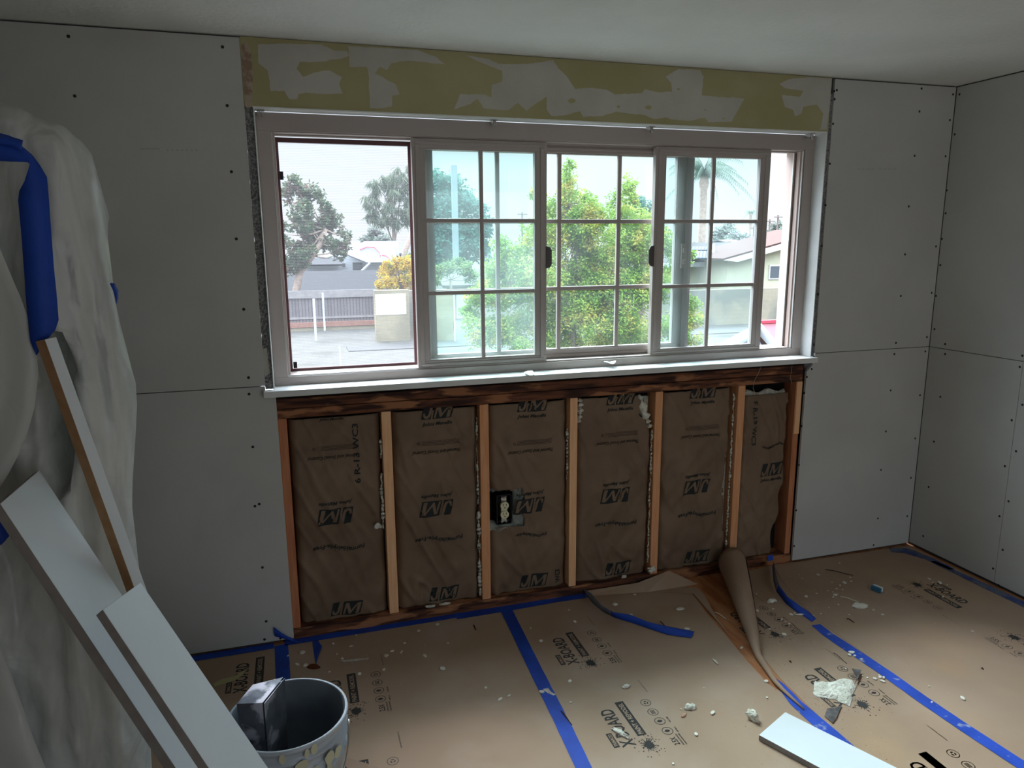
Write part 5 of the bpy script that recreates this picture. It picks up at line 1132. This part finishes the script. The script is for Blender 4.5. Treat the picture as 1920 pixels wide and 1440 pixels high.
b = MB(); b.add([(x2, yw - .1, zw), (xb + .3, yw - .1, zw), (xb + .3, yw + .2, zg), (x2 + 1.5, yw + .2, zg), (x2, yw + 9, zw), (xb + .3, yw + 9, zw), (xb + .3, yw + 9, zg), (x2 + 1.5, yw + 9, zg)], [(0, 1, 2, 3), (5, 4, 7, 6), (3, 2, 6, 7), (0, 3, 7, 4), (1, 5, 6, 2)]); b.build('upper_wall', M_housew, HW)
xr0, zr0 = zx(650, 478, yw - 2); xr1, zr1 = zx(688, 493, yw - 2); xr2, _ = zx(745, 493, yw - 2)
b = MB(); b.add([(xr0, yw - 2.2, zr0), (xr1, yw - 2.2, zr1), (xr2, yw - 2.2, zr1), (xr2, yw - .1, zr1 + 1.4), (xr0 + .6, yw - .1, zr0 + 1.0)], [(0, 1, 2, 3, 4)]); b.build('porch_roof', mat('pale_grey_roof', (.16, .165, .175), rough=.9), HW, solid=.12)
for (ua, va, ub, vb_, nm) in ((640, 492, 649, 503, 'window'), (660, 490, 681, 508, 'window'), (727, 471, 735, 481, 'window'), (575, 486, 620, 491, 'eave_shadow')):
    if nm == 'window':
        a_ = R(ua, vb_, 1, yw - .06); c_ = R(ub, va, 1, yw - .06); wi = MB().box(a_.x, c_.x, yw - .06, yw - .01, a_.z, c_.z).build('window', M_fascia, HW); MB().box(a_.x + .08, c_.x - .08, yw - .09, yw - .062, a_.z + .08, c_.z - .08).build('pane', M_win, wi)
a_ = R(560, 497, 1, yw - 1.5); c_ = R(640, 486, 1, yw - 1.5); b = MB(); b.add([(a_.x, yw - 2.5, a_.z), (c_.x, yw - 2.5, a_.z), (c_.x, yw, c_.z), (a_.x, yw, c_.z)], [(0, 1, 2, 3)]); b.build('lower_roof', M_charcoal, HW, solid=.12)
MB().tube([R(678, 508, 1, yw - 2.3), R(694, 493, 1, yw - 2.3)], .10, 6).build('brace', M_fascia, HW)
for k, P in enumerate(([(675,468),(688,463),(702,464),(712,474),(713,480)], [(716,479),(724,480),(731,486)])):
    def onroof(u, v):
        y_ = yw - 1.2
        for _ in range(6): p_ = R(u, v, 1, y_); y_ = min(yw - .45, yw - 2.2 + 2.1 * (p_.z - zr1) / 1.4 - .40)
        return R(u, v, 1, y_ - .1)
    MB().tube([onroof(u, v) for u, v in P], .05, 6).build('red_cable', mat('red_cable_%d' % k, (.55, .05, .09), rough=.5), label=('arched red cable across the upper wall of the white house', 'short red cable piece right of the arched one')[k], cat='cable')
yh = 68.; xa, zh = zx(740, 473, yh); xb, _ = zx(800, 473, yh); GH = house('grey_house', 'brownish house with a grey roof right of the white house', xa, xb + 4, yh, yh + 8, zh, mat('brown_siding', (.24, .19, .17), rough=.95)); _, zr_ = zx(760, 456, yh + 4); gable_x(xa, xb + 4, yh, yh + 8, zh, zr_, .5, mat('grey_shingles', (.07, .07, .075), rough=.9), GH)
yh = 36.; xa, zh = zx(838, 532, yh); xb, _ = zx(892, 532, yh); BS = house('beige_shed', 'small beige shed with a pale shingle roof seen through the left sash', xa, xb + 4.5, yh, yh + 5, zh, M_stuccob, 'shed'); _, zr_ = zx(850, 506, yh + 2.5); gable_x(xa, xb + 4.5, yh, yh + 5, zh, zr_, .3, mat('pale_shingles', (.055, .050, .045), rough=.9), BS)
MB().box(xa + .5, xa + 1.2, yh - .02, yh + .01, GZ, zh - .3).build('door', M_fascia, BS)
# cream house at right
yc = 33.; xa, _ = zx(1288, 520, yc); xb = zx(1530, 520, yc)[0]
gx, gz_ = zx(1478, 450, yc); lx, lz = zx(1347, 487, yc); CH = thing('cream_house', ((xa + xb) / 2, yc, GZ), 'cream stucco house with white fascia, brown roof and solar panels at the right', 'house')
slope = (gz_ - lz) / (gx - lx)
rx = gx + 2.5; rz = gz_ + slope * 2.5
b = MB(); b.prism([(lx + .6, yc, GZ), (rx + (rx - lx) - .6, yc, GZ), (rx + (rx - lx) - .6, yc, lz), (rx, yc, rz - .1), (lx + .6, yc, lz)], (0, 4.3, 0)); b.build('gable_wall', M_stucco, CH)
_, ze = zx(1330, 497, yc + 3); MB().box(xa - 2, lx + .6, yc + 3, yc + 11, GZ, ze).build('side_wall', M_stucco, CH)
b = MB(); 
for s_ in (1, -1):
    P = [(rx - s_ * (rx - lx), yc - .5, lz), (rx, yc - .5, rz), (rx, yc + 4.5, rz), (rx - s_ * (rx - lx), yc + 4.5, lz)]
    b.add(P + [(p_[0], p_[1], p_[2] + .08) for p_ in P], [(0, 1, 2, 3), (4, 7, 6, 5), (0, 4, 5, 1), (1, 5, 6, 2), (2, 6, 7, 3), (3, 7, 4, 0)])
b.build('main_roof', M_roofr, CH)
b = MB()
for s_ in (1, -1):
    b.prism([(rx - s_ * (rx - lx), yc - .56, lz - .02), (rx, yc - .56, rz - .02), (rx, yc - .56, rz - .34), (rx - s_ * (rx - lx - .9), yc - .56, lz - .12)], (0, .05, 0))
b.build('rake_board', M_fascia, CH)
xe, zf = zx(1292, 492, yc + 2.6); xf, _ = zx(1373, 492, yc + 2.6); _, zr_ = zx(1330, 456, yc + 8)
b = MB(); b.add([(xe - 6, yc + 2.4, zf), (lx + 3.5, yc + 2.4, zf), (lx + 6.5, yc + 8, zr_), (xe - 6, yc + 8, zr_)], [(0, 1, 2, 3)]); b.build('wing_roof', M_roofb, CH, solid=.1)
MB().box(xe - 6, xf, yc + 2.34, yc + 2.40, zf - .26, zf + .02).build('fascia_board', M_fascia, CH)
def roofp(u, v):
    n_ = Vector((-(rz - lz), 0, rx - lx)).normalized(); d_ = Rm @ Vector(((u - 960) / F_PX, 1, (720 - v) / F_PX)); o_p = Vector((lx, yc + 1, lz + .17)); t_ = (o_p - CAM).dot(n_) / d_.dot(n_); return CAM + d_ * t_
SP = MB(); SF = MB()
for (ua, va), (ub, vb_) in (((1292, 484), (1330, 471)), ((1297, 469), (1332, 463))):
    n_ = 6
    for k in range(n_):
        a0 = ua + (ub - ua) * k / n_; a1 = ua + (ub - ua) * (k + .86) / n_; SP.add([roofp(a0, va), roofp(a1, va), roofp(a1 + 2, vb_), roofp(a0 + 2, vb_)], [(0, 1, 2, 3)])
SP.build('solar_panels', M_solar, CH, solid=.05)
a_, c_ = roofp(1337, 471), roofp(1362, 471); MB().box(a_.x, c_.x, a_.y - .1, a_.y + .5, a_.z - .1, a_.z + .42).build('skylight_curb', M_fascia, CH)
a_ = R(1441, 524, 1, yc - .04); c_ = R(1477, 496, 1, yc - .04); wi = MB().box(a_.x, c_.x, yc - .06, yc, a_.z, c_.z).build('window', M_fascia, CH)
mx_ = (a_.x + c_.x) / 2 + .1
MB().box(a_.x + .08, mx_ - .05, yc - .08, yc - .062, a_.z + .08, c_.z - .08).build('pane', M_win, wi); MB().box(mx_ + .05, c_.x - .08, yc - .08, yc - .062, a_.z + .08, c_.z - .08).build('pane', M_win, wi)
# distant roofs
for k, (u, v, wpx, yy, lb) in enumerate(((1385, 449, 26, 84, 'small distant pale roof in the middle of the right sash'), (1412, 452, 20, 66, 'small distant pale roof near the right stile of the right sash'), (1362, 456, 16, 105, 'small distant pale roof left in the right sash'))):
    a_ = R(u - wpx / 2, v, 1, yy); c_ = R(u + wpx / 2, v + 6, 1, yy); T_ = house('distant_house', lb, a_.x, c_.x, yy, yy + 6, c_.z, M_stuccob); gable_x(a_.x, c_.x, yy, yy + 6, c_.z, a_.z, .3, mat('far_roof_%d' % k, (.10, .095, .093), rough=.9), T_)
# tall block wall in front of the cream house
ywl = 28.3; xa, zt = zx(1280, 545, ywl); xb = zx(1520, 540, ywl)[0]; MB().box(xa - 5, xb, ywl, ywl + .2, GZ, zt).build('block_wall', M_block2, label='long stained yellow block wall in front of the cream house', cat='wall')
# red roofed gable structure close by at lower right
def gp(u, v, z): return R(u, v, 2, z)
AP = gp(1427, 607, -.35); NR = gp(1458, 668, -.95); FR = gp(1322, 662, -.95)
yr = AP.y; dy = min(AP.y - NR.y, 9.9); GR = thing('red_roof_canopy', (AP.x, yr, GZ), 'red metal roof with white edge boards low outside the right opening', 'canopy')
x_a = AP.x; yn = NR.y - .9; zn = -.35 - (.60) * (yr - yn) / (yr - NR.y)
b = MB(); b.add([(x_a, yr, -.35), (x_a + 6, yr, -.35), (x_a + 6, yn, zn), (x_a, yn, zn)], [(0, 1, 2, 3)])
b.add([(x_a, yr, -.35), (x_a + 6, yr, -.35), (x_a + 6, 2 * yr - yn, zn), (x_a, 2 * yr - yn, zn)], [(3, 2, 1, 0)]); b.build('roof', M_redroof, GR, solid=.04)
b = MB()
b.prism([(x_a - .03, yr, -.31), (x_a - .03, yn, zn + .04), (x_a - .03, yn, zn - .20), (x_a - .03, yr, -.58)], (-.05, 0, 0)); b.build('near_edge_board', M_fascia, GR)
b = MB(); b.box(x_a, x_a + 6, yr - .05, yr + .05, -.34, -.27); b.build('ridge_cap', mat('dark_red_ridge', (.42, .04, .06), rough=.5), GR)
b = MB()
for k in range(1, 5): b.tube([(x_a + 1.2 * k, yr, -.325), (x_a + 1.2 * k, yn, zn + .025)], .008, 5)
b.build('roof_seams', mat('dark_seam', (.06, .05, .05), rough=.6), GR)
b = MB(); b.prism([tuple(gp(1425, 604, -.35)), tuple(gp(1318, 660, -.80)), tuple(gp(1352, 662, -.85)), tuple(gp(1416, 625, -.45))], (0, 0, -.06)); b.build('far_edge_board', mat('pale_green_grey_board', (.25, .28, .27), rough=.7), GR)
b = MB(); b.prism([tuple(gp(1419, 628, -.62)), tuple(gp(1355, 668, -.95)), tuple(gp(1440, 672, -.95))], (.05, .05, -.05)); b.build('open_gable', mat('open_gable_shade', (.05, .06, .08), rough=.6), GR)  # dark solid piece standing in for shade inside the open gable
b = MB(); b.tube([gp(1388, 633, -.60), gp(1400, 652, -.78)], .05, 6); b.build('brace', M_fascia, GR)
for dx in (.2, 5.6):
    for yy in (yn + .3, 2 * yr - yn - .3): MB().box(x_a + dx, x_a + dx + .1, yy, yy + .1, GZ, zn).build('post', M_fascia, GR)

# torn paper curl beside the bucket, plaster smears
b = MB(); P = [(640,1418,.004),(662,1424,.018),(690,1432,.014),(712,1440,.004),(700,1452,.003),(660,1452,.003),(648,1436,.010)]
b.add([FL(*p) for p in P], [(0, 1, 6), (1, 2, 4, 5, 6), (2, 3, 4)]); b.build('torn_paper_scrap', M_roll, label='curled torn paper scrap on the floor right of the bucket', cat='paper scrap', solid=.0008)
M_smear = mat('plaster_smear_white', (.56, .54, .50), (.44, .38, .32), scale=60, rough=.95, lo=.42, hi=.6)
for P, lb in (([(638,1237),(648,1238),(668,1235),(692,1233),(690,1236),(664,1240),(646,1242)], 'long white plaster smear on the left paper, above the bucket'), ([(1018,1292),(1028,1290),(1033,1297),(1042,1302),(1038,1304),(1026,1299)], 'white plaster smear across the long straight blue tape')):
    MB().add([FL(u, v, .0036) for u, v in P], [range(len(P))]).build('plaster_smear', M_smear, label=lb, cat='smear', solid=.0005)
